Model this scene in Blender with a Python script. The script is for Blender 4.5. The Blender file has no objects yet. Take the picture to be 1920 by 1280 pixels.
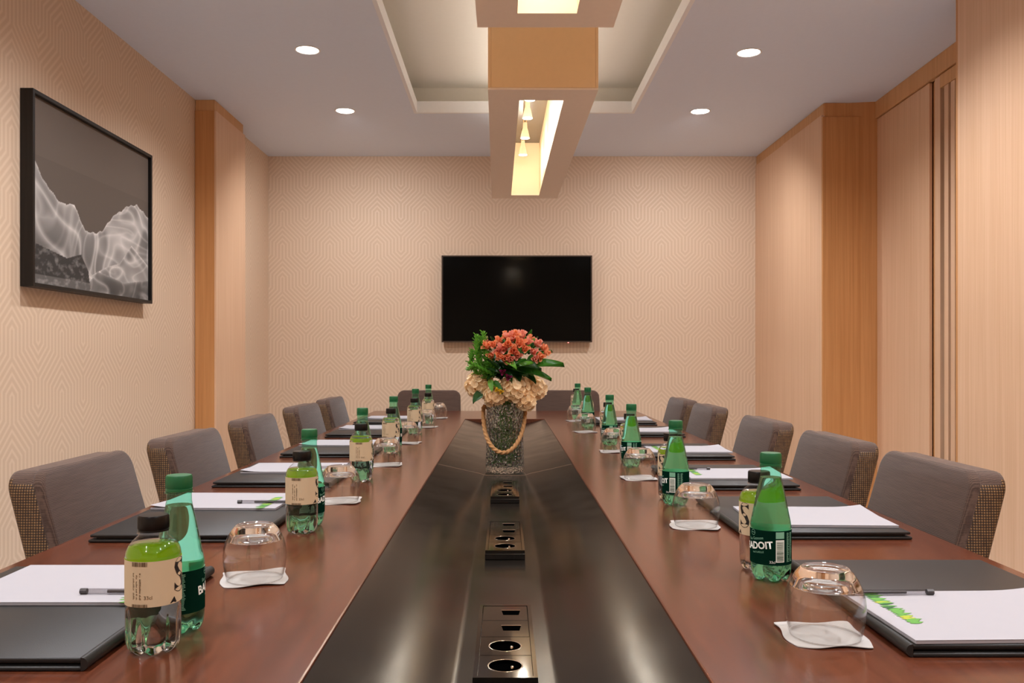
import bpy, bmesh, math, random
from mathutils import Vector, Matrix, noise as mnoise
PI = math.pi
R = random.Random(7)
sc = bpy.context.scene
C = sc.collection

# ---------------------------------------------------------------- camera, world, exposure
cam_d = bpy.data.cameras.new('camera'); cam = bpy.data.objects.new('camera', cam_d); C.objects.link(cam)
cam.location = (0, 0, 1.13); cam.rotation_euler = (PI/2, 0, 0)
cam_d.sensor_width = 36; cam_d.lens = 36*1610/1920
cam_d.shift_x = 14/1920; cam_d.shift_y = 27/1920
cam_d.clip_start = 0.02; cam_d.clip_end = 60
sc.camera = cam
w = bpy.data.worlds.new('world'); sc.world = w; w.use_nodes = True
w.node_tree.nodes['Background'].inputs[0].default_value = (1.0, 0.86, 0.72, 1)
w.node_tree.nodes['Background'].inputs[1].default_value = 0.05
sc.view_settings.view_transform = 'Standard'
sc.view_settings.look = 'None'
sc.view_settings.exposure = 0.80
sc.view_settings.gamma = 1.0
sc.view_settings.use_curve_mapping = False
sc.cycles.max_bounces = 14
sc.cycles.diffuse_bounces = 8
sc.cycles.glossy_bounces = 5
sc.cycles.transmission_bounces = 14
sc.cycles.transparent_max_bounces = 40
sc.cycles.sample_clamp_indirect = 4.0

SPOT_W = 50.0          # each recessed downlight
SPOT_COL = (0.97, 0.965, 1.0)
BOX_W = 1.1            # each bulb in the hanging boxes
BOX_COL = (1.0, 0.90, 0.76)
UP_W = 1.3           # unseen fill strip added on each hanging box to brighten the tray


# ---------------------------------------------------------------- materials
def s2l(c):
    c = c/255.0
    return c/12.92 if c <= 0.04045 else ((c+0.055)/1.055)**2.4
def rgb(r, g, b): return (s2l(r), s2l(g), s2l(b), 1)

class NT:
    def __init__(self, name):
        self.m = bpy.data.materials.new(name); self.m.use_nodes = True
        self.t = self.m.node_tree; self.n = self.t.nodes
        self.out = self.n['Material Output']; self.b = self.n['Principled BSDF']
    def new(self, ty, **kw):
        n = self.n.new(ty)
        for k, v in kw.items(): setattr(n, k, v)
        return n
    def link(self, a, b): self.t.links.new(a, b)
    def setin(self, sock, v):
        if hasattr(v, 'is_linked') or isinstance(v, bpy.types.NodeSocket): self.link(v, sock)
        else: sock.default_value = v
    def math(self, op, a, b=None, c=None):
        n = self.new('ShaderNodeMath', operation=op)
        self.setin(n.inputs[0], a)
        if b is not None: self.setin(n.inputs[1], b)
        if c is not None: self.setin(n.inputs[2], c)
        return n.outputs[0]
    def mix(self, f, a, b):
        n = self.new('ShaderNodeMix', data_type='RGBA')
        self.setin(n.inputs[0], f); self.setin(n.inputs[6], a); self.setin(n.inputs[7], b)
        return n.outputs[2]
    def coord(self, which='Object', scale=(1, 1, 1), rot=(0, 0, 0)):
        tc = self.new('ShaderNodeTexCoord'); mp = self.new('ShaderNodeMapping')
        mp.inputs['Scale'].default_value = scale; mp.inputs['Rotation'].default_value = rot
        self.link(tc.outputs[which], mp.inputs[0]); return mp.outputs[0]
    def noise(self, vec, scale, detail=3, rough=0.5):
        n = self.new('ShaderNodeTexNoise'); n.inputs['Scale'].default_value = scale
        n.inputs['Detail'].default_value = detail; n.inputs['Roughness'].default_value = rough
        if vec is not None: self.link(vec, n.inputs['Vector'])
        return n.outputs['Fac']
    def ramp(self, fac, stops):
        n = self.new('ShaderNodeValToRGB'); e = n.color_ramp.elements
        while len(e) < len(stops): e.new(0.5)
        for k, (p, col) in enumerate(stops): e[k].position = p; e[k].color = col
        self.link(fac, n.inputs[0]); return n.outputs[0]
    def bump(self, h, strength, dist=0.002):
        n = self.new('ShaderNodeBump'); n.inputs['Strength'].default_value = strength
        n.inputs['Distance'].default_value = dist
        self.link(h, n.inputs['Height']); self.link(n.outputs[0], self.b.inputs['Normal']); return n.outputs[0]
    def base(self, col, rough=0.5, metal=0.0, spec=None):
        self.setin(self.b.inputs['Base Color'], col)
        self.setin(self.b.inputs['Roughness'], rough)
        self.b.inputs['Metallic'].default_value = metal
        if spec is not None: self.b.inputs['Specular IOR Level'].default_value = spec

def plain(name, col, rough=0.5, metal=0.0, spec=None, grain=0.06, gscale=40):
    k = NT(name)
    f = k.noise(k.coord('Object'), gscale, 2)
    c2 = tuple(min(1, x*(1+grain)) for x in col[:3]) + (1,)
    c1 = tuple(x*(1-grain) for x in col[:3]) + (1,)
    k.base(k.mix(f, c1, c2), rough, metal, spec)
    return k.m

def emissive(name, col, strength):
    k = NT(name)
    k.base((0.8, 0.8, 0.8, 1), 0.5)
    k.b.inputs['Emission Color'].default_value = tuple(col[:3]) + (1,)
    k.b.inputs['Emission Strength'].default_value = strength
    return k.m

def wood(name, light, dark, axis='Z', rough=0.45, sx=55, sl=1.3, tone=0.5, spec=0.35, bump=0.03, source='Object'):
    k = NT(name)
    s = {'X': (sl, sx, sx), 'Y': (sx, sl, sx), 'Z': (sx, sx, sl)}[axis]
    v = k.coord(source, s)
    f1 = k.noise(v, 1.0, 5, 0.6)
    s2 = {'X': (sl*2.5, sx*4, sx*4), 'Y': (sx*4, sl*2.5, sx*4), 'Z': (sx*4, sx*4, sl*2.5)}[axis]
    f2 = k.noise(k.coord(source, s2), 1.0, 3, 0.6)
    f = k.math('ADD', k.math('MULTIPLY', f1, 0.6), k.math('MULTIPLY', f2, 0.4))
    c = k.ramp(f, [(0.32, dark), (0.32+tone*0.55, light)])
    k.base(c, rough, 0, spec)
    k.bump(f2, bump, 0.001)
    return k.m

def wallpaper(name, axis, origin, zref, H=0.190, s=0.0272, N=4, Pv=0.262):
    k = NT(name)
    p = s*math.sqrt(2); L = Pv - N*p
    g = k.new('ShaderNodeNewGeometry'); sep = k.new('ShaderNodeSeparateXYZ')
    k.link(g.outputs['Position'], sep.inputs[0])
    u = k.math('SUBTRACT', sep.outputs[axis], origin)
    x = k.math('PINGPONG', u, H)
    y = k.math('SUBTRACT', zref, sep.outputs['Z'])
    c = k.math('DIVIDE', k.math('SUBTRACT', H, x), s)
    q = k.math('SUBTRACT', k.math('DIVIDE', k.math('SUBTRACT', y, x), p), c)
    per = Pv/p
    rem = k.math('SUBTRACT', q, k.math('MULTIPLY', k.math('FLOOR', k.math('DIVIDE', q, per)), per))
    ph = k.math('ADD', c, k.math('MAXIMUM', k.math('SUBTRACT', rem, L/p), 0.0))
    wv = k.math('MULTIPLY_ADD', k.math('COSINE', k.math('MULTIPLY', ph, 2*PI)), 0.5, 0.5)
    f = k.math('SMOOTH_MIN', k.math('MULTIPLY', wv, 1.5), 1.0, 0.3)
    tc = k.new('ShaderNodeTexCoord')
    nz = k.noise(tc.outputs['Object'], 260, 2)
    col = k.mix(f, rgb(223, 200, 176), rgb(211, 186, 160))
    k.base(k.mix(k.math('MULTIPLY', nz, 0.12), col, rgb(186, 166, 140)), k.math('MULTIPLY_ADD', f, 0.14, 0.48), 0, 0.3)
    k.bump(k.math('MULTIPLY_ADD', nz, 0.3, f), 0.05, 0.0006)
    return k.m

def thin_clear(name, tint, rough=0.0, ior=1.45, refl=1.0):
    """A thin clear wall: it lets light straight through with a tint and mirrors by Fresnel."""
    k = NT(name)
    k.n.remove(k.b)
    tr = k.new('ShaderNodeBsdfTransparent'); tr.inputs[0].default_value = tuple(tint) + (1,)
    gl = k.new('ShaderNodeBsdfGlossy'); gl.inputs['Roughness'].default_value = rough
    lw = k.new('ShaderNodeLayerWeight'); lw.inputs[0].default_value = 0.5
    r0 = ((ior-1)/(ior+1))**2
    f = k.math('MULTIPLY', k.math('MULTIPLY_ADD', k.math('POWER', lw.outputs['Facing'], 5.0), 1-r0, r0), refl)
    ms = k.new('ShaderNodeMixShader')
    k.link(f, ms.inputs[0]); k.link(tr.outputs[0], ms.inputs[1]); k.link(gl.outputs[0], ms.inputs[2])
    k.link(ms.outputs[0], k.out.inputs[0])
    return k.m

def glass(name, col, ior=1.45, rough=0.0, bump=None):
    k = NT(name)
    k.base(tuple(col) + (1,), rough)
    k.b.inputs['Transmission Weight'].default_value = 1.0
    k.b.inputs['IOR'].default_value = ior
    if bump:
        sc_, st, ds = bump
        v = k.new('ShaderNodeTexVoronoi'); v.inputs['Scale'].default_value = sc_
        k.link(k.coord('Object'), v.inputs['Vector'])
        k.bump(v.outputs['Distance'], st, ds)
    return k.m

def sheet_two_sided(name, front, back, trans):
    """A printed film: one colour outside, another inside; light shows through it."""
    k = NT(name); k.n.remove(k.b)
    g = k.new('ShaderNodeNewGeometry')
    df = k.new('ShaderNodeBsdfDiffuse'); df.inputs[0].default_value = front
    db = k.new('ShaderNodeBsdfDiffuse'); db.inputs[0].default_value = back
    tl = k.new('ShaderNodeBsdfTranslucent'); tl.inputs[0].default_value = back
    mb = k.new('ShaderNodeMixShader'); mb.inputs[0].default_value = trans
    k.link(db.outputs[0], mb.inputs[1]); k.link(tl.outputs[0], mb.inputs[2])
    ms = k.new('ShaderNodeMixShader')
    k.link(g.outputs['Backfacing'], ms.inputs[0]); k.link(df.outputs[0], ms.inputs[1]); k.link(mb.outputs[0], ms.inputs[2])
    k.link(ms.outputs[0], k.out.inputs[0])
    return k.m

def leafy(name, c1, c2, rough=0.4, trans=0.25, scale=60):
    k = NT(name)
    f = k.noise(k.coord('Object'), scale, 2)
    col = k.mix(f, c1, c2)
    k.base(col, rough, 0, 0.4)
    tl = k.new('ShaderNodeBsdfTranslucent'); k.link(col, tl.inputs[0])
    ms = k.new('ShaderNodeMixShader'); ms.inputs[0].default_value = trans
    k.link(k.b.outputs[0], ms.inputs[1]); k.link(tl.outputs[0], ms.inputs[2]); k.link(ms.outputs[0], k.out.inputs[0])
    return k.m

M = {}
M['paper_back'] = wallpaper('wallpaper_back', 'X', -1.4016, 1.434 + 7*0.0385 + 0.054)
M['paper_left'] = wallpaper('wallpaper_left', 'Y', 3.7495, 1.434 + 7*0.0385 + 0.054)
M['ceiling'] = plain('ceiling_paint', rgb(216, 224, 236), 0.85, grain=0.02)
M['tray'] = plain('tray_ceiling_paint', rgb(224, 218, 206), 0.85, grain=0.02)
M['lip'] = plain('tray_paint', rgb(232, 232, 232), 0.7, grain=0.02)
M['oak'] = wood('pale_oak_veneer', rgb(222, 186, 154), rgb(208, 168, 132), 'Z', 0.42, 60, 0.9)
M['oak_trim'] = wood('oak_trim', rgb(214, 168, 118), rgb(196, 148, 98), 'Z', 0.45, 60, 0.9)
M['oak_shaded'] = wood('oak_shaded_veneer', rgb(205, 150, 96), rgb(184, 128, 76), 'Z', 0.45, 60, 0.9)  # same oak, with the shade on camera-facing boards put into the colour
M['dark_gap'] = plain('dark_slat_backing', rgb(62, 40, 26), 0.7)
M['carpet'] = plain('carpet', rgb(200, 200, 202), 0.95, gscale=300, grain=0.12)
M['table'] = wood('mahogany_veneer', rgb(110, 58, 37), rgb(68, 35, 22), 'Y', 0.2, 90, 5.0, spec=0.5, bump=0.02, tone=0.9)
M['inset'] = None
k = NT('black_lacquered_leather')
n1 = k.noise(k.coord('Object', (1, 1, 1)), 9, 3); n2 = k.noise(k.coord('Object'), 420, 2)
k.base(k.mix(n1, rgb(17, 15, 13), rgb(28, 24, 20)), k.math('MULTIPLY_ADD', n1, 0.1, 0.13), 0, 0.2)
k.bump(n2, 0.04, 0.0005); M['inset'] = k.m
M['seam_highlight'] = plain('seam_highlight_line', rgb(150, 118, 92), 0.4)  # edge highlight at the panel joint put into a light colour
M['black_plastic'] = plain('black_gloss_plastic', rgb(20, 19, 18), 0.18, spec=0.5)
M['black_hole'] = plain('black_socket_hole', rgb(2, 2, 2), 0.8, spec=0.0)
M['chrome'] = plain('polished_metal', rgb(200, 190, 178), 0.12, 1.0, grain=0.02)
M['module'] = plain('dark_mirror_plate', rgb(24, 21, 18), 0.08, 0.15, grain=0.02)
M['leather'] = None
k = NT('black_leather')
v = k.new('ShaderNodeTexVoronoi'); v.inputs['Scale'].default_value = 700; k.link(k.coord('Object'), v.inputs['Vector'])
k.base(k.mix(k.noise(k.coord('Object'), 12, 3), rgb(27, 26, 25), rgb(37, 35, 33)), 0.45, 0, 0.35)
k.bump(v.outputs['Distance'], 0.12, 0.0006); M['leather'] = k.m
M['paper'] = plain('white_paper', rgb(160, 158, 163), 0.8, grain=0.01)
M['napkin'] = None
k = NT('napkin_paper'); k.base(rgb(180, 177, 173), 0.9); k.bump(k.noise(k.coord('Object'), 500, 2), 0.25, 0.0006); M['napkin'] = k.m
M['stamp'] = plain('napkin_stamp', rgb(188, 182, 176), 0.9)
# chairs
k = NT('taupe_fabric')
wx = k.new('ShaderNodeTexWave', wave_type='BANDS', bands_direction='Z'); wx.inputs['Scale'].default_value = 95; wx.inputs['Distortion'].default_value = 2.5; wx.inputs['Detail'].default_value = 2
wy = k.new('ShaderNodeTexWave', wave_type='BANDS', bands_direction='X'); wy.inputs['Scale'].default_value = 95; wy.inputs['Distortion'].default_value = 2.5; wy.inputs['Detail'].default_value = 2
o = k.coord('Object'); k.link(o, wx.inputs[0]); k.link(o, wy.inputs[0])
f = k.math('MULTIPLY', k.math('ADD', wx.outputs['Fac'], wy.outputs['Fac']), 0.5)
st = k.noise(k.coord('Object', (14, 14, 260)), 1.0, 3)
f = k.math('ADD', k.math('MULTIPLY', f, 0.6), k.math('MULTIPLY', st, 0.4))
k.base(k.ramp(f, [(0.25, rgb(56, 42, 36)), (0.75, rgb(97, 78, 68))]), 0.85, 0, 0.15); k.bump(f, 0.35, 0.0012)
k.b.inputs['Sheen Weight'].default_value = 0.15; M['fabric'] = k.m
k = NT('bronze_basket_weave')
o = k.coord('Object')
ws = []
for ax in 'XYZ':
    sp_ = k.new('ShaderNodeSeparateXYZ'); k.link(o, sp_.inputs[0])
    ws.append(k.math('ABSOLUTE', k.math('SINE', k.math('MULTIPLY', sp_.outputs[ax], PI/0.0056))))
sy = k.math('MULTIPLY', ws[1], ws[2]); nz = k.noise(o, 90, 3)
f = k.math('MULTIPLY', sy, k.math('MULTIPLY_ADD', nz, 1.2, 0.4))
k.base(k.ramp(f, [(0.12, rgb(40, 27, 19)), (0.5, rgb(88, 64, 42)), (0.95, rgb(140, 108, 70))]), 0.55, 0, 0.35); k.bump(sy, 0.5, 0.002)
M['weave'] = k.m
M['leg_wood'] = wood('dark_leg_wood', rgb(74, 46, 34), rgb(48, 28, 20), 'Z', 0.4)
# lamp boxes
M['box_under'] = plain('champagne_metal_sheet', rgb(242, 224, 202), 0.4, 0.0, grain=0.03)
M['box_side'] = plain('golden_box_side', rgb(238, 202, 150), 0.5, grain=0.03)  # side boards more golden than the underside
k = NT('cream_lamp_lining'); k.base(rgb(248, 232, 204), 0.6); M['lining'] = k.m
M['lamp_plate'] = plain('lamp_mounting_plate', rgb(108, 102, 98), 0.35, 0.3)
M['bulb_body'] = plain('white_bulb_body', rgb(236, 228, 212), 0.3)
M['bulb_on'] = emissive('bulb_glow', (1.0, 0.92, 0.78), 14)
M['down_on'] = emissive('downlight_glow', (1.0, 0.97, 0.92), 9)
M['added_tray_fill'] = emissive('added_tray_fill_glow', (1.0, 0.97, 0.93), 4)
M['white_ring'] = plain('white_ring', rgb(236, 232, 226), 0.4)
# tv, picture
M['tv_body'] = plain('tv_black', rgb(14, 13, 12), 0.35)
M['tv_bezel'] = plain('tv_bezel_metal', rgb(82, 70, 62), 0.35, 0.7)
M['tv_screen'] = plain('tv_screen', rgb(8, 8, 7), 0.1, spec=0.08, grain=0.02)
M['led'] = emissive('standby_led', (1.0, 0.05, 0.04), 3)
M['frame'] = wood('black_frame_wood', rgb(28, 25, 23), rgb(16, 14, 13), 'Z', 0.4)
k = NT('picture_print'); at_ = k.new('ShaderNodeVertexColor'); at_.layer_name = 'print'; k.base(at_.outputs[0], 0.5, 0, 0.12); M['print'] = k.m
# bottles
M['pet_clear'] = thin_clear('clear_plastic', (0.965, 0.975, 0.985), 0.03, 1.5)
M['pet_green'] = thin_clear('green_plastic', (0.55, 0.93, 0.78), 0.03, 1.5)
M['water'] = glass('water', (0.98, 1.0, 1.0), 1.33)
M['water_green'] = glass('sparkling_water', (0.90, 1.0, 0.95), 1.33)
M['cap_black'] = plain('black_cap', rgb(13, 11, 10), 0.3, spec=0.3)
M['cap_green'] = plain('green_cap', rgb(8, 92, 50), 0.38)
M['label_cream'] = sheet_two_sided('cream_label', rgb(204, 184, 152), rgb(150, 196, 10), 0.55)
M['label_green'] = sheet_two_sided('dark_green_label', rgb(8, 38, 28), rgb(196, 228, 206), 0.55)
M['ink_brown'] = plain('brown_ink', rgb(92, 72, 46), 0.7)
M['ink_black'] = plain('black_ink', rgb(22, 18, 16), 0.6)
M['ink_red'] = plain('rust_ink', rgb(196, 110, 64), 0.6)
M['ink_white'] = plain('white_ink', rgb(232, 238, 230), 0.6)
M['ink_mint'] = plain('mint_ink', rgb(120, 176, 148), 0.6)
M['glass_thin'] = thin_clear('tumbler_glass_wall', (0.985, 0.985, 0.982), 0.0, 1.6, 1.2)
M['glass_solid'] = glass('tumbler_glass_foot', (1, 1, 1), 1.5)
M['vase_glass'] = glass('hammered_vase_glass', (0.92, 0.98, 1.0), 1.45, 0.02, (105, 0.9, 0.006))
k = NT('rope_fibre'); k.base(k.mix(k.noise(k.coord('Object', (1, 1, 1)), 220, 3), rgb(150, 106, 62), rgb(196, 150, 98)), 0.85); k.bump(k.noise(k.coord('Object'), 500, 2), 0.4, 0.001); M['rope'] = k.m
# flowers
M['cream_petal'] = leafy('cream_petal', rgb(238, 200, 140), rgb(252, 236, 204), 0.6, 0.3, 90)
M['hydrangea_core'] = leafy('hydrangea_core', rgb(196, 164, 92), rgb(214, 186, 120), 0.7, 0.1)
M['orange_petal'] = leafy('orange_petal', rgb(236, 136, 84), rgb(246, 182, 140), 0.5, 0.3, 40)
M['pink_petal'] = leafy('pink_petal', rgb(232, 140, 118), rgb(244, 184, 164), 0.5, 0.3, 40)
M['yellow_petal'] = leafy('yellow_petal', rgb(226, 190, 40), rgb(240, 214, 90), 0.5, 0.3)
M['plum_petal'] = leafy('plum_petal', rgb(122, 24, 74), rgb(164, 40, 104), 0.5, 0.25)
M['leaf'] = leafy('green_leaf', rgb(36, 92, 26), rgb(66, 132, 40), 0.35, 0.3, 30)
M['leaf_dark'] = leafy('dark_leaf', rgb(22, 58, 22), rgb(38, 82, 30), 0.38, 0.25, 30)
M['leaf_light'] = leafy('fresh_leaf', rgb(84, 150, 44), rgb(122, 182, 70), 0.4, 0.35, 30)
M['stem'] = leafy('green_stem', rgb(70, 118, 40), rgb(98, 140, 52), 0.5, 0.1)
M['print_green'] = plain('print_green', rgb(88, 146, 58), 0.8)
M['print_lime'] = plain('print_lime', rgb(158, 166, 40), 0.8)
M['print_dark'] = plain('print_dark_green', rgb(40, 90, 40), 0.8)
M['pen_clear'] = thin_clear('clear_pen_barrel', (0.74, 0.73, 0.74), 0.05, 1.6)
M['pen_dark'] = plain('pen_dark_plastic', rgb(58, 54, 54), 0.4)
M['pen_ink'] = plain('pen_refill', rgb(70, 62, 60), 0.4)

# ---------------------------------------------------------------- mesh helpers
def mk(name, bm, mat, parent=None, loc=(0, 0, 0), rot=(0, 0, 0), smooth=None):
    me = bpy.data.meshes.new(name); bm.normal_update(); bm.to_mesh(me); bm.free()
    mats = mat if isinstance(mat, (list, tuple)) else [mat]
    for m in mats: me.materials.append(m)
    if smooth == 'all':
        for p in me.polygons: p.use_smooth = True
    elif smooth is not None:
        for p in me.polygons: p.use_smooth = True
        try: me.set_sharp_from_angle(angle=math.radians(smooth))
        except Exception: pass
    o = bpy.data.objects.new(name, me); C.objects.link(o)
    o.location = loc; o.rotation_euler = rot
    if parent: o.parent = parent
    return o
def share(name, src, parent, loc=(0, 0, 0), rot=(0, 0, 0), scale=(1, 1, 1)):
    o = bpy.data.objects.new(name, src.data); C.objects.link(o)
    o.parent = parent; o.location = loc; o.rotation_euler = rot; o.scale = scale
    return o
def thing(name, label, cat, loc=(0, 0, 0), rz=0, group=None):
    o = bpy.data.objects.new(name, None); C.objects.link(o)
    o.empty_display_size = 0.05
    o.location = loc; o.rotation_euler = (0, 0, rz); o['label'] = label; o['category'] = cat
    if group: o['group'] = group
    return o
def tag(o, label, cat, group=None):
    o['label'] = label; o['category'] = cat
    if group: o['group'] = group
    return o
def structure(o): o['kind'] = 'structure'; return o
def kids(o): return list(o.children)
def clone(root, loc, rz, label):
    r = root.copy(); C.objects.link(r); r.location = loc; r.rotation_euler = (0, 0, rz); r['label'] = label
    for ch in kids(root):
        c = ch.copy(); C.objects.link(c); c.parent = r
        for g in kids(ch):
            d = g.copy(); C.objects.link(d); d.parent = c
    return r

def box(bm, x0, x1, y0, y1, z0, z1, bev=0.0, seg=2):
    vs = [bm.verts.new((x, y, z)) for x in (x0, x1) for y in (y0, y1) for z in (z0, z1)]
    F = [(0, 1, 3, 2), (4, 6, 7, 5), (0, 4, 5, 1), (2, 3, 7, 6), (0, 2, 6, 4), (1, 5, 7, 3)]
    fs = [bm.faces.new([vs[i] for i in f]) for f in F]
    if bev > 0:
        es = list({e for f in fs for e in f.edges})
        bmesh.ops.bevel(bm, geom=es, offset=bev, segments=seg, profile=0.5, affect='EDGES')
    return bm
def boxm(x0, x1, y0, y1, z0, z1, bev=0.0, seg=2):
    return box(bmesh.new(), x0, x1, y0, y1, z0, z1, bev, seg)
def prism(pts, z0, z1, bm=None, bev=0):
    bm = bm or bmesh.new(); n = len(pts)
    a = [bm.verts.new((x, y, z0)) for x, y in pts]; b = [bm.verts.new((x, y, z1)) for x, y in pts]
    bm.faces.new(a[::-1]); bm.faces.new(b)
    for i in range(n): bm.faces.new((a[i], a[(i+1) % n], b[(i+1) % n], b[i]))
    bmesh.ops.recalc_face_normals(bm, faces=bm.faces)
    if bev: bmesh.ops.bevel(bm, geom=list(bm.edges), offset=bev, segments=2, profile=0.5, affect='EDGES')
    return bm
def lathe(prof, n=40, fn=None, bm=None, closed=False, cx=0, cy=0):
    """prof: (r, z) pairs; r=0 ends make a pole."""
    bm = bm or bmesh.new(); rings = []
    for r, z in prof:
        if r <= 1e-7:
            rr, zz = (0, z) if not fn else (0, fn(0, 0, z)[1])
            rings.append([bm.verts.new((cx, cy, zz))]); continue
        ring = []
        for i in range(n):
            th = 2*PI*i/n
            rr, zz = fn(th, r, z) if fn else (r, z)
            ring.append(bm.verts.new((cx+rr*math.cos(th), cy+rr*math.sin(th), zz)))
        rings.append(ring)
    pairs = list(zip(rings, rings[1:]))
    if closed: pairs.append((rings[-1], rings[0]))
    for a, b in pairs:
        for i in range(n):
            j = (i+1) % n
            if len(a) == 1 and len(b) == 1: break
            if len(a) == 1: bm.faces.new((a[0], b[j], b[i]))
            elif len(b) == 1: bm.faces.new((a[i], a[j], b[0]))
            else: bm.faces.new((a[i], a[j], b[j], b[i]))
    bmesh.ops.recalc_face_normals(bm, faces=bm.faces)
    return bm
def tube(path, rad, n=8, bm=None, fn=None, caps=True):
    bm = bm or bmesh.new(); P = [Vector(p) for p in path]; rings = []
    up = Vector((0.13, 0.31, 0.94)).normalized(); s = 0
    for i, p in enumerate(P):
        t = (P[min(i+1, len(P)-1)] - P[max(i-1, 0)]).normalized()
        a = up - t*up.dot(t)
        if a.length < 1e-4: a = Vector((1, 0, 0)) - t*t.x
        a.normalize(); b = t.cross(a); up = a
        if i: s += (P[i]-P[i-1]).length
        r = rad[i] if isinstance(rad, (list, tuple)) else rad
        ring = []
        for q in range(n):
            ph = 2*PI*q/n; rr = r*(fn(ph, s) if fn else 1)
            ring.append(bm.verts.new(p + a*rr*math.cos(ph) + b*rr*math.sin(ph)))
        rings.append(ring)
    for A, B in zip(rings, rings[1:]):
        for q in range(n): bm.faces.new((A[q], A[(q+1) % n], B[(q+1) % n], B[q]))
    if caps: bm.faces.new(rings[0][::-1]); bm.faces.new(rings[-1])
    bmesh.ops.recalc_face_normals(bm, faces=bm.faces)
    return bm
def ring_slab(x0, x1, y0, y1, ix0, ix1, iy0, iy1, z0, z1):
    """A slab with a rectangular hole, one connected mesh."""
    bm = bmesh.new()
    def sq(a, b, c, d, z): return [bm.verts.new(p) for p in ((a, c, z), (b, c, z), (b, d, z), (a, d, z))]
    ob, ib, ot, it = sq(x0, x1, y0, y1, z0), sq(ix0, ix1, iy0, iy1, z0), sq(x0, x1, y0, y1, z1), sq(ix0, ix1, iy0, iy1, z1)
    for i in range(4):
        j = (i+1) % 4
        bm.faces.new((ob[i], ob[j], ib[j], ib[i])); bm.faces.new((ot[i], it[i], it[j], ot[j]))
        bm.faces.new((ob[i], ot[i], ot[j], ob[j])); bm.faces.new((ib[i], ib[j], it[j], it[i]))
    bmesh.ops.recalc_face_normals(bm, faces=bm.faces)
    return bm
def text_mesh(s, size, bold=0.0):
    cu = bpy.data.curves.new('t', 'FONT'); cu.body = s; cu.size = size; cu.align_x = 'CENTER'; cu.align_y = 'CENTER'
    cu.offset = bold; cu.resolution_u = 3
    o = bpy.data.objects.new('t', cu); C.objects.link(o)
    dg = bpy.context.evaluated_depsgraph_get(); dg.update()
    me = bpy.data.meshes.new_from_object(o.evaluated_get(dg))
    bpy.data.objects.remove(o); bpy.data.curves.remove(cu)
    return me
def text_bm(s, size, bold=0.0, sx=1.0):
    me = text_mesh(s, size, bold); bm = bmesh.new(); bm.from_mesh(me); bpy.data.meshes.remove(me)
    for v in bm.verts: v.co.x *= sx
    return bm
def wrap(bm, rad, ang, z, tilt=0.0, shear=0.0):
    """Bend a flat XY print round a vertical cylinder; ang is where its centre faces (0 = -Y)."""
    ca, sa = math.cos(tilt), math.sin(tilt)
    for v in bm.verts:
        x, y = v.co.x, v.co.y
        y += shear*x
        x, y = x*ca - y*sa, x*sa + y*ca
        th = ang + x/rad
        v.co = Vector((rad*math.sin(th), -rad*math.cos(th), z+y))
    return bm
def quads(bm, rects):
    for x0, x1, y0, y1 in rects:
        n = max(1, int(abs(x1-x0)/0.004))
        for i in range(n):
            a, b = x0+(x1-x0)*i/n, x0+(x1-x0)*(i+1)/n
            bm.faces.new([bm.verts.new((a, y0, 0)), bm.verts.new((b, y0, 0)), bm.verts.new((b, y1, 0)), bm.verts.new((a, y1, 0))])
    return bm
def bars(wd, ht, rnd, x0=0, y0=0):
    r, x = [], -wd/2
    while x < wd/2 - 0.0003:
        b = rnd.choice((0.0003, 0.0005, 0.0008)); r.append((x0+x, x0+min(x+b, wd/2), y0-ht/2, y0+ht/2)); x += b + rnd.choice((0.0003, 0.0005, 0.0007))
    return r

# ---------------------------------------------------------------- the room
ZC = 2.73; YB = 6.888; Y0 = -2.2; XL = -1.933; XR = 2.005
floor = structure(mk('floor', boxm(-2.2, 2.7, Y0-0.1, YB+0.1, -0.08, 0), M['carpet']))
structure(mk('wall_back', boxm(-2.1, 2.6, YB, YB+0.1, 0, 3.0), M['paper_back']))
structure(mk('wall_left', prism([(-2.15, Y0), (XL, Y0), (XL, 5.7), (-1.895, 5.7), (-1.895, YB), (-2.15, YB)], 0, 2.98), M['paper_left']))
structure(mk('wall_front', boxm(-2.1, 2.6, Y0-0.1, Y0, 0, 3.0), M['paper_back']))
# left pilaster
tr = structure(mk('trim_1', boxm(XL+0.001, -1.81, 5.366, 5.955, 0, ZC-0.072), M['oak_shaded']))
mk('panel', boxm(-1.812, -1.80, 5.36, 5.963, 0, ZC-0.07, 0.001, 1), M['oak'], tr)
mk('front_board', boxm(XL+0.002, -1.811, 5.356, 5.367, 0, ZC-0.07, 0.001, 1), M['oak_shaded'], tr)
mk('cornice', boxm(XL+0.002, -1.812, 5.366, 5.95, ZC-0.07, ZC-0.001), M['oak_trim'], tr)
# right wall: far panels, return, sliding partition, near panels
wr = structure(mk('wall_right', prism([(2.72, Y0), (2.72, YB), (2.03, YB), (2.03, 5.46), (2.37, 5.40), (2.36, 3.82), (2.03, 3.82), (2.03, Y0)], 0, 2.98), M['oak_shaded']))
mk('panel', boxm(2.012, 2.031, 6.203, YB-0.001, 0, ZC-0.075, 0.0012, 1), M['oak'], wr)
mk('panel', boxm(2.006, 2.031, 5.436, 6.199, 0, ZC-0.075, 0.0012, 1), M['oak'], wr)
mk('return_panel', boxm(2.008, 2.36, 5.42, 5.459, 0, ZC-0.09, 0.0012, 1), M['oak_shaded'], wr)
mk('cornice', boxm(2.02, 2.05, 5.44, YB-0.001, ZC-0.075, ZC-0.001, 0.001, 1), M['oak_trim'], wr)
mk('cornice', boxm(2.025, 2.36, 5.43, 5.46, ZC-0.09, ZC-0.001, 0.001, 1), M['oak_shaded'], wr)
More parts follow.
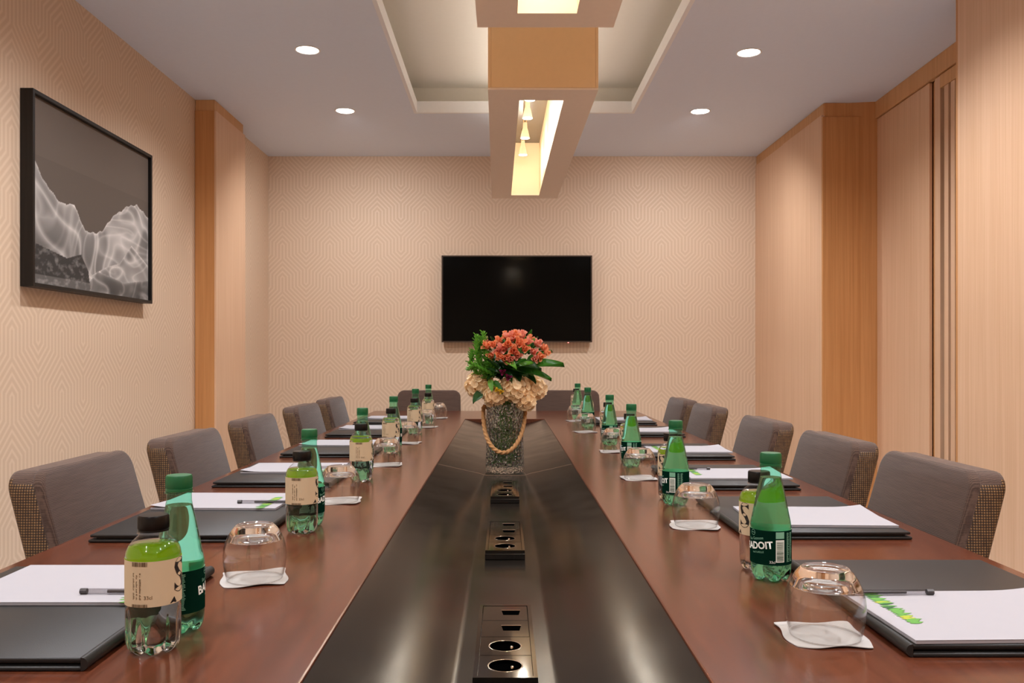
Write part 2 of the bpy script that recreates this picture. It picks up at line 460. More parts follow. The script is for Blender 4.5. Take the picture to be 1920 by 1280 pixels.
def slope_board(x_a, y_a, x_b, y_b, t, z0, z1, mat, name):
    """Board along a line in plan, its face towards the room."""
    d = Vector((x_b-x_a, y_b-y_a)).normalized(); nrm = Vector((d.y, -d.x))
    if nrm.x < 0: nrm = -nrm
    pts = [(x_a, y_a), (x_b, y_b), (x_b+nrm.x*t, y_b+nrm.y*t), (x_a+nrm.x*t, y_a+nrm.y*t)]
    return mk(name, prism(pts, z0, z1, bev=0.001), mat, wr)
def bx(y): return 2.309 + (y-4.374)*(2.345-2.309)/(5.378-4.374)
slope_board(bx(4.69), 4.69, bx(5.418), 5.418, 0.016, 0, ZC-0.11, M['oak'], 'panel')
slope_board(bx(3.86)-0.012, 3.86, bx(5.42)-0.012, 5.42, 0.03, ZC-0.105, ZC-0.001, M['oak_trim'], 'cornice')
slope_board(bx(4.63)+0.02, 4.63, bx(4.685)+0.02, 4.685, 0.012, 0, ZC-0.11, M['oak_shaded'], 'slat')
slope_board(bx(4.565), 4.565, bx(4.628), 4.628, 0.03, 0, ZC-0.11, M['oak'], 'slat')
slope_board(bx(3.86)+0.02, 3.86, bx(4.56)+0.02, 4.56, 0.012, 0, ZC-0.11, M['dark_gap'], 'slat_backing')  # dark brown board behind the gaps between the slats
slope_board(bx(3.86)-0.004, 3.86, bx(4.56)-0.004, 4.56, 0.022, ZC-0.18, ZC-0.111, M['oak_trim'], 'header')
for ya, yb in ((4.475, 4.52), (4.405, 4.45), (4.33, 4.38), (4.25, 4.30), (4.17, 4.22), (4.09, 4.14)):
    slope_board(bx(ya), ya, bx(yb), yb, 0.018, 0, ZC-0.181, M['oak'], 'slat')
mk('panel', boxm(XR, 2.031, 3.0, 3.80, 0, ZC-0.001, 0.0012, 1), M['oak'], wr)
mk('panel', boxm(XR, 2.031, 2.1, 2.997, 0, ZC-0.001, 0.0012, 1), M['oak'], wr)
mk('return_panel', boxm(2.008, 2.36, 3.797, 3.821, 0, ZC-0.001, 0.001, 1), M['oak_shaded'], wr)
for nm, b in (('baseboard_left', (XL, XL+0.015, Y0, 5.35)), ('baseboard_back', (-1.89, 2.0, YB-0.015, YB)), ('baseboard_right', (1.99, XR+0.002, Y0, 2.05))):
    structure(mk(nm, boxm(b[0], b[1], b[2], b[3], 0, 0.09, 0.003), M['oak_shaded']))
# ceiling with a sunken tray
TX0, TX1, TY0, TY1 = -0.577, 0.837, -1.2, 5.65
ceil = structure(mk('ceiling', ring_slab(-2.1, 2.7, Y0-0.05, YB+0.05, TX0, TX1, TY0, TY1, ZC, ZC+0.02), M['ceiling']))
mk('tray_lip', ring_slab(TX0-0.02, TX1+0.02, TY0-0.02, TY1+0.02, TX0+0.001, TX1-0.001, TY0+0.001, TY1-0.001, ZC-0.0006, ZC+0.075), M['lip'], ceil)
mk('tray_side', ring_slab(TX0-0.2, TX1+0.2, TY0-0.2, TY1+0.2, TX0-0.12, TX1+0.12, TY0-0.12, TY1+0.12, ZC+0.0205, ZC+0.2), M['tray'], ceil)
mk('tray_top', boxm(TX0-0.2, TX1+0.2, TY0-0.2, TY1+0.2, ZC+0.2, ZC+0.25), M['tray'], ceil)

# ---------------------------------------------------------------- recessed downlights
def spot(name, loc, power, col, angle, blend, rad, parent=None):
    l = bpy.data.lights.new(name, 'SPOT'); l.energy = power; l.color = col; l.spot_size = math.radians(angle); l.spot_blend = blend; l.shadow_soft_size = rad
    o = bpy.data.objects.new(name, l); C.objects.link(o); o.location = loc
    if parent: o.parent = parent
    return o
ring0 = None
ords_l = {5.6: 'second', 4.49: 'first'}
DL = [(-1.03, 4.488, 'round white recessed downlight in left ceiling, nearer the camera'),
      (-1.04, 5.60, 'round white recessed downlight in left ceiling, nearer the television wall'),
      (1.288, 4.527, 'round white recessed downlight in right ceiling, nearer the camera'),
      (1.279, 5.612, 'round white recessed downlight in right ceiling, nearer the television wall'),
      (-1.03, 3.37, None), (1.288, 3.42, None), (-1.03, 2.25, None), (1.288, 2.31, None), (-1.03, 1.13, None), (1.288, 1.2, None), (-1.03, 0.0, None), (1.288, 0.08, None), (-1.03, -1.1, None), (1.288, -1.05, None)]
nth = ['third', 'fourth', 'fifth', 'sixth', 'seventh']
cnt = {-1: 0, 1: 0}
for x, y, lab in DL:
    s = 1 if x > 0 else -1
    if lab is None:
        lab = 'round recessed downlight above the %s chairs, %s from the television wall' % ('right' if s > 0 else 'left', nth[cnt[s]]); cnt[s] += 1
    t = thing('downlight', lab, 'ceiling light', (x, y, ZC), 0, 'recessed ceiling downlights')
    if ring0 is None:
        ring0 = mk('ring', lathe([(0.057, -0.0005), (0.066, -0.0005), (0.067, -0.003), (0.06, -0.005), (0.057, -0.003)], 40, closed=True), M['white_ring'], t, smooth=40)
        lens0 = mk('lens', lathe([(0, -0.0015), (0.0565, -0.0015), (0.0565, -0.0005), (0, -0.0005)], 40), M['down_on'], t, smooth=40)
    else:
        share('ring', ring0, t); share('lens', lens0, t)
    lamp = spot('downlight_lamp', (0, 0, -0.02), SPOT_W, SPOT_COL, 146, 1.0, 0.045, t)
    if y > 5.5: lamp.rotation_euler = (math.radians(28), 0, 0)      # the far pair is turned to the television wall

# ---------------------------------------------------------------- hanging light boxes
ZU, ZT, BW, OW = 2.215, 2.60, 0.45, 0.188
def light_box(y0, y1, xc0, xc1, oy0, oy1, lamps, label):
    t = thing('light_box', label, 'pendant light', (xc0, y0, ZU), -math.atan2(xc1-xc0, y1-y0), 'hanging box lights over the table')
    L = y1-y0; a, b = oy0-y0, oy1-y0
    mk('underside', ring_slab(-BW/2, BW/2, 0.002, L-0.002, -OW/2, OW/2, a, b, 0, 0.008), M['box_under'], t)
    H = ZT-ZU
    mk('side_board', boxm(-BW/2, -BW/2+0.012, 0, L, 0.0085, H, 0.001, 1), M['box_side'], t)
    mk('side_board', boxm(BW/2-0.012, BW/2, 0, L, 0.0085, H, 0.001, 1), M['box_side'], t)
    mk('end_board', boxm(-BW/2+0.0125, BW/2-0.0125, 0, 0.012, 0.0085, H, 0.001, 1), M['box_side'], t)
    mk('end_board', boxm(-BW/2+0.0125, BW/2-0.0125, L-0.012, L, 0.0085, H, 0.001, 1), M['box_side'], t)
    for x0, x1, ya, yb in ((-OW/2-0.014, -OW/2-0.002, a-0.012, b+0.012), (OW/2+0.002, OW/2+0.014, a-0.012, b+0.012), (-OW/2-0.0018, OW/2+0.0018, a-0.012, a-0.002), (-OW/2-0.0018, OW/2+0.0018, b+0.002, b+0.012)):
        mk('lining', boxm(x0, x1, ya, yb, 0.0085, H-0.03), M['lining'], t)
    mk('lamp_plate', boxm(-OW/2-0.014, OW/2+0.014, a-0.012, b+0.012, H-0.029, H-0.015), M['lamp_plate'], t)
    for sx in (-1, 1):
        for yy in (0.25, L-0.25):
            z1 = ZC+0.2-ZU if yy+y0 < TY1 else ZC-ZU
            mk('hanging_rod', tube([(sx*0.15, yy, H-0.02), (sx*0.15, yy, z1)], 0.006, 8), M['chrome'], t)
    for ly in lamps:
        g = mk('bulb', lathe([(0.012, 0.09), (0.013, 0.06), (0.018, 0.045), (0.026, 0.006), (0.0265, 0)], 20), M['bulb_body'], t, loc=(-0.025, ly-y0, 0.19), smooth=40)
        mk('bulb_face', lathe([(0, -0.001), (0.025, -0.001), (0.025, 0.002), (0, 0.002)], 20), M['bulb_on'], g, smooth=40)
        mk('lamp_holder', tube([(0, 0, 0.0905), (0, 0, H-0.029-0.19)], 0.011, 10), M['chrome'], g)
        pl = bpy.data.lights.new('bulb_lamp', 'POINT'); pl.energy = BOX_W; pl.color = BOX_COL; pl.shadow_soft_size = 0.02
        po = bpy.data.objects.new('bulb_lamp', pl); C.objects.link(po); po.parent = t; po.location = (-0.025, ly-y0, 0.16)
    mk('added_tray_fill_strip', boxm(-0.05, 0.05, 0.15, L-0.15, H-0.0135, H-0.006), M['added_tray_fill'], t)  # added unseen glow, with its lamp, to brighten the ceiling tray
    al = bpy.data.lights.new('added_tray_fill_lamp', 'AREA'); al.shape = 'RECTANGLE'; al.size = 0.1; al.size_y = L-0.3; al.energy = UP_W; al.color = (1.0, 0.86, 0.70)
    ao = bpy.data.objects.new('added_tray_fill_lamp', al); C.objects.link(ao); ao.parent = t; ao.location = (0, L/2, H-0.002); ao.rotation_euler = (PI, 0, 0)
    return t
light_box(3.50, 5.92, 0.1576, 0.138, 3.647, 5.803, (3.95, 4.28, 4.61, 5.03, 5.45), 'beige hanging light box with visible bulbs, farther one over the table')
light_box(0.60, 2.84, 0.137, 0.135, 0.72, 2.721, (0.9, 1.3, 1.7, 2.1, 2.5), 'beige hanging light box cut off by the top of the picture, nearer one')

# ---------------------------------------------------------------- television and framed picture
tv = thing('television', 'black flat wall-mounted television behind the flowers', 'television', (0.098, YB, 1.583))
mk('wall_mount', boxm(-0.2, 0.2, -0.028, -0.001, -0.18, 0.18, 0.002), M['tv_body'], tv)
mk('body', boxm(-0.592, 0.592, -0.066, -0.028, -0.339, 0.339, 0.004), M['tv_body'], tv)
def frame_ring(w2, h2, t, y0, y1):
    bm = ring_slab(-w2, w2, -h2, h2, -w2+t, w2-t, -h2+t, h2-t, -y1, -y0)
    for v in bm.verts: v.co = Vector((v.co.x, -v.co.z, v.co.y))
    bmesh.ops.recalc_face_normals(bm, faces=bm.faces); return bm
mk('bezel', frame_ring(0.598, 0.3445, 0.010, -0.072, -0.03), M['tv_bezel'], tv)
mk('screen', boxm(-0.5875, 0.5875, -0.0685, -0.0662, -0.334, 0.334), M['tv_screen'], tv)
mk('standby_light', boxm(0.403, 0.413, -0.0735, -0.066, -0.3505, -0.345, 0.001), M['led'], tv)['label'] = 'small red glowing standby light'

PY0, PY1, PZ0, PZ1 = 3.424, 4.586, 1.408, 2.199
pc = thing('framed_picture', 'black framed photograph of pale draped fabric like mountains on left wall', 'picture', (XL, (PY0+PY1)/2, (PZ0+PZ1)/2))
hw, hh = (PY1-PY0)/2, (PZ1-PZ0)/2
def bar(y0, y1, z0, z1): return boxm(0.001, 0.053, y0, y1, z0, z1, 0.0012, 1)
fo = None
for b in ((-hw, -hw+0.016, -hh, hh), (hw-0.016, hw, -hh, hh), (-hw+0.0162, hw-0.0162, hh-0.016, hh), (-hw+0.0162, hw-0.0162, -hh, -hh+0.016)):
    mk('frame_bar', bar(*b), M['frame'], pc)
def art(u, v):
    ridge = [(0, .68), (.087, .565), (.2, .47), (.26, .485), (.307, .494), (.394, .352), (.487, .366), (.55, .40), (.66, .524), (.78, .60), (.88, .64), (.95, .60), (1, .57)]
    def lerp(P, q):
        for (a, b), (c, d) in zip(P, P[1:]):
            if q <= c: return b + (d-b)*(q-a)/(c-a)
        return P[-1][1]
    def nz(x, y, o=0):
        return math.sin(x*1.7+o+1.3*math.sin(y*1.1+o))*math.sin(y*2.3+1.7*math.sin(x*0.9+o*2))
    rg = lerp(ridge, u) + 0.008*nz(u*40, 3)
    sky = (0.105+0.02*v, 0.086+0.015*v, 0.072+0.012*v)
    if v > 0.69: sky = tuple(c*1.12 for c in sky)  # lighter upper band: glass reflection put into the print colours
    if v > rg: return sky
    dpt = rg - v
    def streak(x, y, o, sc_):
        wx_ = mnoise.noise((x*2.2+o, y*2.2, o))*0.55; wy_ = mnoise.noise((x*2.2, y*2.2+o, o+9))*0.55
        n_ = mnoise.noise(((x+wx_)*sc_, (y+wy_)*sc_*0.42, o))
        return max(0.0, 1-abs(n_)*3.2)**2
    def cloth(x, y, o):
        c1 = streak(x*0.8+y*0.9, y*0.8-x*0.9, o, 5.0); c2 = streak(x*0.9-y*0.6, y*0.9+x*0.6, o+3.7, 8.0)
        sh = mnoise.noise((x*3.1, y*3.1, o+5))
        return max(0.04, 0.20 + 0.16*sh + 0.26*c1 + 0.14*c2)
    br = cloth(u, v, 1.3) + 0.30*math.exp(-dpt/0.010)
    front = lerp([(0, .13), (.38, .16), (.45, .10), (.58, .17), (.7, .21), (.82, .35), (.9, .30), (1, .24)], u)
    if v < front: br = 0.06 + cloth(u*1.2, v*1.6, 7.1) + 0.28*math.exp(-(front-v)/0.010)
    low = lerp([(0, .05), (.4, .03), (.5, .13), (.75, .09), (1, .14)], u)
    if v < low and u > 0.4: br = 0.75*cloth(u*1.4, v*1.5, 4.4) + 0.2*math.exp(-(low-v)/0.008)
    rock = lerp([(0, .22), (.1, .2), (.25, .17), (.36, .21), (.42, .12), (.44, .0)], min(u, .44))
    if u < 0.44 and v < rock:
        q = mnoise.fractal((u*26, v*30, 2.0), 0.7, 2.2, 4)
        br = max(0.012, 0.045 + 0.16*max(0, q)) + (0.08 if v < 0.05 else 0)
    br = max(0.03, min(0.85, br))
    return (br*1.0, br*0.95, br*0.9)
NU, NV = 300, 210
me = bpy.data.meshes.new('print')
vs = [(0.036, -hw+0.0165+(2*hw-0.033)*i/NU, -hh+0.0165+(2*hh-0.033)*j/NV) for j in range(NV+1) for i in range(NU+1)]
fs = [(j*(NU+1)+i, j*(NU+1)+i+1, (j+1)*(NU+1)+i+1, (j+1)*(NU+1)+i) for j in range(NV) for i in range(NU)]
me.from_pydata(vs, [], fs)
ca = me.color_attributes.new('print', 'FLOAT_COLOR', 'POINT')
for j in range(NV+1):
    for i in range(NU+1): ca.data[j*(NU+1)+i].color = (*art(i/NU, j/NV), 1)
me.materials.append(M['print'])
pr = bpy.data.objects.new('print', me); C.objects.link(pr); pr.parent = pc
mk('backing_board', boxm(0.012, 0.035, -hw+0.0165, hw-0.0165, -hh+0.0165, hh-0.0165), M['frame'], pc)

# ---------------------------------------------------------------- conference table
ZT0 = 0.75
IX0, IX1, IY0, IY1 = -0.2374, 0.2411, 0.72, 5.18
tb = thing('conference_table', 'long dark mahogany conference table with sunken black centre strip', 'table', (0, 0, 0))
bm = ring_slab(-0.90, 0.91, 0.2, 5.94, IX0, IX1, IY0, IY1, ZT0-0.045, ZT0)
bmesh.ops.bevel(bm, geom=[e for e in bm.edges if all(abs(v.co.z-ZT0) < 1e-5 for v in e.verts)
                          and all(abs(v.co.x) > 0.8 or v.co.y > 5.1 or abs(v.co.x-IX0) < 1e-4 or abs(v.co.x-IX1) < 1e-4 for v in e.verts)
                          and (abs(e.verts[0].co.x-e.verts[1].co.x) < 1e-5 or abs(e.verts[0].co.y-e.verts[1].co.y) < 1e-5)], offset=0.003, segments=2, profile=0.5, affect='EDGES')
mk('tabletop', bm, M['table'], tb)
ZF = 0.708
def trough(y0, y1):
    prof = [(IX0+0.0008, 0.7475), (IX0+0.012, 0.7455), (-0.088, 0.7145), (-0.07, ZF+0.001), (-0.06, ZF), (0.063, ZF), (0.073, ZF+0.001), (0.091, 0.7145), (IX1-0.012, 0.7455), (IX1-0.0008, 0.7475)]
    pts = prof + [(x, 0.698) for x, z in ((IX1-0.0008, 0), (IX0+0.0008, 0))]
    bm = bmesh.new()
    a = [bm.verts.new((x, y0, z)) for x, z in pts]; b = [bm.verts.new((x, y1, z)) for x, z in pts]
    n = len(pts)
    for i in range(n): bm.faces.new((a[i], a[(i+1) % n], b[(i+1) % n], b[i]))
    bm.faces.new(a[::-1]); bm.faces.new(b)
    bmesh.ops.recalc_face_normals(bm, faces=bm.faces)
    bmesh.ops.bevel(bm, geom=[e for e in bm.edges if abs(e.verts[0].co.y-e.verts[1].co.y) < 1e-6], offset=0.0012, segments=1, affect='EDGES')
    return bm
mk('inset_panel', trough(IY0+0.001, 3.038), M['inset'], tb, smooth=25)
mk('inset_panel', trough(3.042, IY1-0.001), M['inset'], tb, smooth=25)
mk('seam_highlight_strip', trough(3.0385, 3.0415), M['seam_highlight'], tb)
mk('inset_support', boxm(IX0-0.05, IX1+0.05, IY0-0.02, IY1+0.02, 0.675, 0.697), M['leg_wood'], tb)
for y in (1.1, 3.07, 5.04):
    mk('pedestal', boxm(-0.32, 0.32, y-0.2, y+0.2, 0.03, 0.674, 0.006), M['leg_wood'], tb)
    mk('foot_plate', boxm(-0.36, 0.36, y-0.24, y+0.24, 0.0, 0.03, 0.004), M['black_plastic'], tb)
mk('apron', boxm(-0.62, -0.6, 0.5, 5.64, 0.62, ZT0-0.0455, 0.002), M['leg_wood'], tb)
mk('apron', boxm(0.6, 0.62, 0.5, 5.64, 0.62, ZT0-0.0455, 0.002), M['leg_wood'], tb)

# power boxes in the trough
def power_box(y, label):
    t = thing('power_outlet_box', label, 'power outlet', (0.001, y, ZF), 0, 'power outlet boxes in the table trough')
    W, L, H = 0.0415, 0.316, 0.02
    mk('housing', boxm(-W, W, 0, L, 0.0003, H-0.007, 0.0012, 1), M['black_plastic'], t)
    mk('rim', ring_slab(-W+0.0005, W-0.0005, 0.0005, L-0.0005, -W+0.006, W-0.006, 0.006, L-0.006, H-0.0069, H), M['module'], t)
    ml = (L-0.012)/4
    for q in range(4):
        a = 0.006+q*ml
        if q < 2:
            m = mk('power_socket', ring_round(-W+0.0068, W-0.0068, a+0.0008, a+ml-0.0008, 0.0, a+ml/2, 0.0215, H-0.0018, H-0.0006), M['module'], t)
            mk('socket_well', lathe([(0.0213, H-0.0007), (0.021, H-0.0055), (0.0, H-0.0057)], 28, cx=0, cy=a+ml/2), M['black_hole'], m, smooth=30)
            mk('socket_rim', lathe([(0.0214, H-0.0006), (0.0226, H-0.0001), (0.0234, H-0.0005)], 28, cx=0, cy=a+ml/2), M['chrome'], m, smooth=60)
            mk('earth_pin', lathe([(0.0022, H-0.0056), (0.0022, H-0.0005), (0.0012, H+0.0004), (0, H+0.0006)], 10, cx=0.009, cy=a+ml/2-0.004), M['chrome'], m, smooth=60)
        else:
            m = mk('data_port', boxm(-W+0.0068, W-0.0068, a+0.0008, a+ml-0.0008, H-0.0018, H-0.0006, 0.0003, 1), M['module'], t)
            mk('port_opening', prism([(-0.003, a+ml*0.38), (0.021, a+ml*0.38), (0.0235, a+ml*0.66), (-0.0055, a+ml*0.66)], H-0.0005, H-0.0002), M['black_hole'], m)
            mk('port_rim', tube([(-0.0058, a+ml*0.67, H-0.0002), (0.0238, a+ml*0.67, H-0.0002)], 0.0007, 6), M['chrome'], m)
    return t
def ring_round(x0, x1, y0, y1, cx, cy, r, z0, z1, n=32):
    """A plate with a round hole."""
    bm = bmesh.new()
    def outer(th):
        c, s = math.cos(th), math.sin(th); k_ = 1e9
        if c > 1e-6: k_ = min(k_, (x1-cx)/c)
        if c < -1e-6: k_ = min(k_, (x0-cx)/c)
        if s > 1e-6: k_ = min(k_, (y1-cy)/s)
        if s < -1e-6: k_ = min(k_, (y0-cy)/s)
        return cx+c*k_, cy+s*k_
    angs = sorted([2*PI*i/n for i in range(n)] + [math.atan2(b-cy, a-cx) % (2*PI) for a in (x0, x1) for b in (y0, y1)])
    lay = []
    for z in (z0, z1):
        lay.append(([bm.verts.new((*outer(t), z)) for t in angs], [bm.verts.new((cx+r*math.cos(t), cy+r*math.sin(t), z)) for t in angs]))
    (ob, ib), (ot, it) = lay; N_ = len(angs)
    for i in range(N_):
        j = (i+1) % N_
        bm.faces.new((ob[i], ob[j], ib[j], ib[i])); bm.faces.new((ot[i], it[i], it[j], ot[j]))
        bm.faces.new((ob[i], ot[i], ot[j], ob[j])); bm.faces.new((ib[i], ib[j], it[j], it[i]))
    bmesh.ops.recalc_face_normals(bm, faces=bm.faces); return bm
power_box(1.073, 'black power outlet strip nearest the camera in the table trough')
power_box(1.776, 'middle one of three black power outlet strips in the table trough')
power_box(2.456, 'black power outlet strip right in front of the flower vase')

# ---------------------------------------------------------------- chairs
def outline(w2, z0, z1, rad, taper=0.0, n=6):
    pts = [(-w2, z0), (w2, z0)]
    for i in range(n+1):
        a = PI/2*i/n
        pts.append((w2-taper-rad+rad*math.cos(a), z1-rad+rad*math.sin(a)))
    for i in range(n+1):
        a = PI/2+PI/2*i/n
        pts.append((-w2+taper+rad+rad*math.cos(a), z1-rad+rad*math.sin(a)))
    return pts
def slab_from_outline(pts, y0, y1, bev, lean, seg=3, crown=0.0):
    bm = bmesh.new()
    a = [bm.verts.new((x, y0, z)) for x, z in pts]; b = [bm.verts.new((x, y1, z)) for x, z in pts]
    f1 = bm.faces.new(a); f2 = bm.faces.new(b[::-1]); n = len(pts)
    for i in range(n): bm.faces.new((a[(i+1) % n], a[i], b[i], b[(i+1) % n]))
    bmesh.ops.recalc_face_normals(bm, faces=bm.faces)
    es = set(f1.edges) | set(f2.edges)
    bmesh.ops.bevel(bm, geom=list(es), offset=bev, segments=seg, profile=0.5, affect='EDGES')
    zs = [v.co.z for v in bm.verts]; za, zb = min(zs), max(zs)
    for v in bm.verts:
        v.co.y += lean*(v.co.z-za)
        v.co.z += crown*(1-(v.co.x/0.25)**2)*max(0, (v.co.z-za)/(zb-za))
    return bm
def make_chair(label):
    t = thing('upholstered_chair', label, 'chair', (0, 0, 0), 0, 'taupe chairs around the table')
    LE = 0.27; W2 = 0.236
    yb = 0.25 - LE*(0.872-0.40)
    mk('back_shell', slab_from_outline(outline(W2, 0.40, 0.878, 0.045, 0.012), yb+0.012, yb+0.082, 0.016, LE, crown=0.006), [M['weave'], M['fabric']], t, smooth=50)
    for p_ in kids(t)[-1].data.polygons:
        if p_.normal.z > 0.55: p_.material_index = 1
    mk('backrest', slab_from_outline(outline(W2-0.001, 0.47, 0.882, 0.045, 0.012), yb+0.07*LE, yb+0.07*LE+0.026, 0.009, LE, crown=0.006), M['fabric'], t, smooth=50)
    mk('seat', boxm(-0.235, 0.235, -0.23, yb+0.0, 0.38, 0.468, 0.018, 3), M['fabric'], t, smooth=50)
    mk('seat_frame', boxm(-0.225, 0.225, -0.22, yb+0.05, 0.335, 0.379, 0.004), M['weave'], t)
    for sx in (-1, 1):
        for yy in (-0.19, yb+0.02):
            bm = bmesh.new()
            box(bm, sx*0.2-0.018, sx*0.2+0.018, yy-0.018, yy+0.018, 0, 0.3345, 0.002, 1)
            for v in bm.verts:
                k_ = 1 - 0.35*(1-v.co.z/0.3345); v.co.x = sx*0.2+(v.co.x-sx*0.2)*k_; v.co.y = yy+(v.co.y-yy)*k_
            mk('leg', bm, M['leg_wood'], t)
    return t
CX = 0.738
names = ['nearest', 'second nearest', 'third', 'fourth', 'farthest']
chair0 = make_chair('taupe upholstered chair nearest the camera on left side of the table')
chair0.location = (-CX, 2.05, 0); chair0.rotation_euler = (0, 0, PI/2)
LC = [2.05, 2.76, 3.5, 4.33, 5.05]; RC = [2.04, 2.66, 3.38, 4.31, 4.97]
rot_l = [0, .0, .02, -.02, .0]
for i in range(1, 5):
    clone(chair0, (-CX, LC[i], 0), PI/2+rot_l[i], 'taupe upholstered chair %s from the camera on left side of the table' % (['', 'second', 'third', 'fourth', 'fifth and farthest'][i]))
for i in range(5):
    clone(chair0, (CX+0.005, RC[i], 0), -PI/2, 'taupe upholstered chair %s from the camera on right side of the table' % (['first', 'second', 'third', 'fourth', 'fifth and farthest'][i]))
clone(chair0, (-0.54, 5.87, 0), 0, 'taupe chair at the far table end, left of the flowers')
clone(chair0, (0.452, 5.87, 0), 0, 'taupe chair at the far table end, right of the flowers')

# ---------------------------------------------------------------- clear bottles with black caps
def clear_bottle(label):
    t = thing('clear_water_bottle', label, 'bottle', (0, 0, ZT0), 0, 'clear water bottles along the table')
    prof = [(0, 0.006), (0.012, 0.005), (0.022, 0.0015), (0.0275, 0.0008), (0.031, 0.005), (0.0335, 0.013), (0.0342, 0.022), (0.0342, 0.04), (0.0342, 0.056), (0.0338, 0.0595), (0.0338, 0.063),
            (0.0338, 0.09), (0.0338, 0.1215), (0.0345, 0.1235), (0.0335, 0.129), (0.0305, 0.136), (0.0255, 0.1425), (0.0205, 0.147), (0.0178, 0.150), (0.0172, 0.1535)]
    def flute(th, r, z):
        if r == 0: return r, z
        if 0.003 < z < 0.057:
            e = min(1, (z-0.003)/0.01)*min(1, (0.057-z)/0.008)
            r -= 0.0022*e*abs(math.cos(4*th))**8
        if z <= 0.006 and r > 0.01: z += 0.004*(0.5+0.5*math.cos(8*th))**3
        return r, z
    mk('bottle_wall', lathe(prof, 64, flute), M['pet_clear'], t, smooth='all')
    ins = [(max(0, r-0.0006) if r else 0, z+0.0006) for r, z in prof if z < 0.137] + [(0.0285, 0.1385), (0, 0.1385)]
    mk('water', lathe(ins, 64, flute), M['water'], t, smooth=60)
    mk('neck_ring', lathe([(0.0173, 0.1515), (0.0202, 0.1522), (0.0202, 0.1535), (0.0173, 0.154)], 32), M['pet_clear'], t, smooth=40)
    def knurl(th, r, z): return (r+0.0003*math.cos(48*th) if 0.157 < z < 0.1735 and r > 0.015 else r), z
    mk('cap', lathe([(0.0172, 0.1545), (0.0192, 0.1545), (0.0192, 0.1565), (0.0187, 0.1568), (0.0191, 0.158), (0.0189, 0.1725), (0.0178, 0.1748), (0.012, 0.175), (0, 0.175)], 96, knurl), M['cap_black'], t, smooth=40)
    rl = 0.0346
    lab = mk('label', lathe([(rl, 0.064), (rl, 0.093), (rl, 0.1212)], 64), M['label_cream'], t, smooth='all')
    rnd = random.Random(3); rp = rl+0.00035
    for ht, yy in ((0.0055, 0.0255), (0.004, -0.0265)):
        mk('barcode', wrap(quads(bmesh.new(), bars(0.021, ht, rnd, 0, yy)), rp, -0.12, 0.0925), M['ink_brown'], lab)
    rects = []
    for c_ in range(3):
        for q in range(26):
            if rnd.random() < 0.75: rects.append((-0.0088+c_*0.0045, -0.0088+c_*0.0045+0.0024*rnd.uniform(.4, 1), 0.014-q*0.0013, 0.0147-q*0.0013))
    mk('small_print', wrap(quads(bmesh.new(), rects), rp, -0.12, 0.0925), M['ink_brown'], lab)['kind'] = 'stuff'
    mk('volume_print', wrap(text_bm('33cl', 0.0065), rp, 0.2, 0.076), M['ink_brown'], lab)
    mk('emblem_letter', wrap(text_bm('S', 0.062, 0.0006, 0.9), rp, 1.5, 0.0965), M['ink_black'], lab)
    mk('emblem_tail', wrap(prism([(-0.004, -0.004), (0.004, -0.004), (0.002, 0.005)], 0, 0), rp, 1.12, 0.0685) if False else wrap(tri_bm(), rp, 1.12, 0.069), M['ink_black'], lab)
    mk('word_print', wrap(text_bm('E T', 0.010), rp, 2.3, 0.108), M['ink_red'], lab)
    mk('word_print', wrap(text_bm('33', 0.007), rp, 2.3, 0.098), M['ink_red'], lab)
    return t
def tri_bm():
    bm = bmesh.new(); bm.faces.new([bm.verts.new(p) for p in ((-0.005, -0.004, 0), (0.006, -0.004, 0), (0.002, 0.004, 0))]); return bm
LCB = [(-.4546, 1.112, 0), (-.4376, 1.854, 0), (-.435, 2.603, .1), (-.4447, 3.36, -.5), (-.437, 4.16, -.4), (-.424, 4.76, -.2)]
RCB = [(.4543, 1.533, -2.6), (.4424, 2.283, -2.5), (.4446, 3.06, -2.6), (.4565, 3.80, -2.6), (.445, 4.62, -2.6), (.449, 5.38, -2.6)]
nn = ['nearest the camera', 'second from the camera', 'third from the camera', 'fourth from the camera', 'fifth from the camera', 'farthest from the camera']
cb0 = None
for side, lst in (('left', LCB), ('right', RCB)):
    for i, (x, y, a) in enumerate(lst):
        lb = 'clear water bottle with black cap, %s in the %s row' % (nn[i], side)
        if cb0 is None:
            cb0 = clear_bottle(lb); cb0.location = (x, y, ZT0); cb0.rotation_euler = (0, 0, a)
        else: clone(cb0, (x, y, ZT0), a, lb)

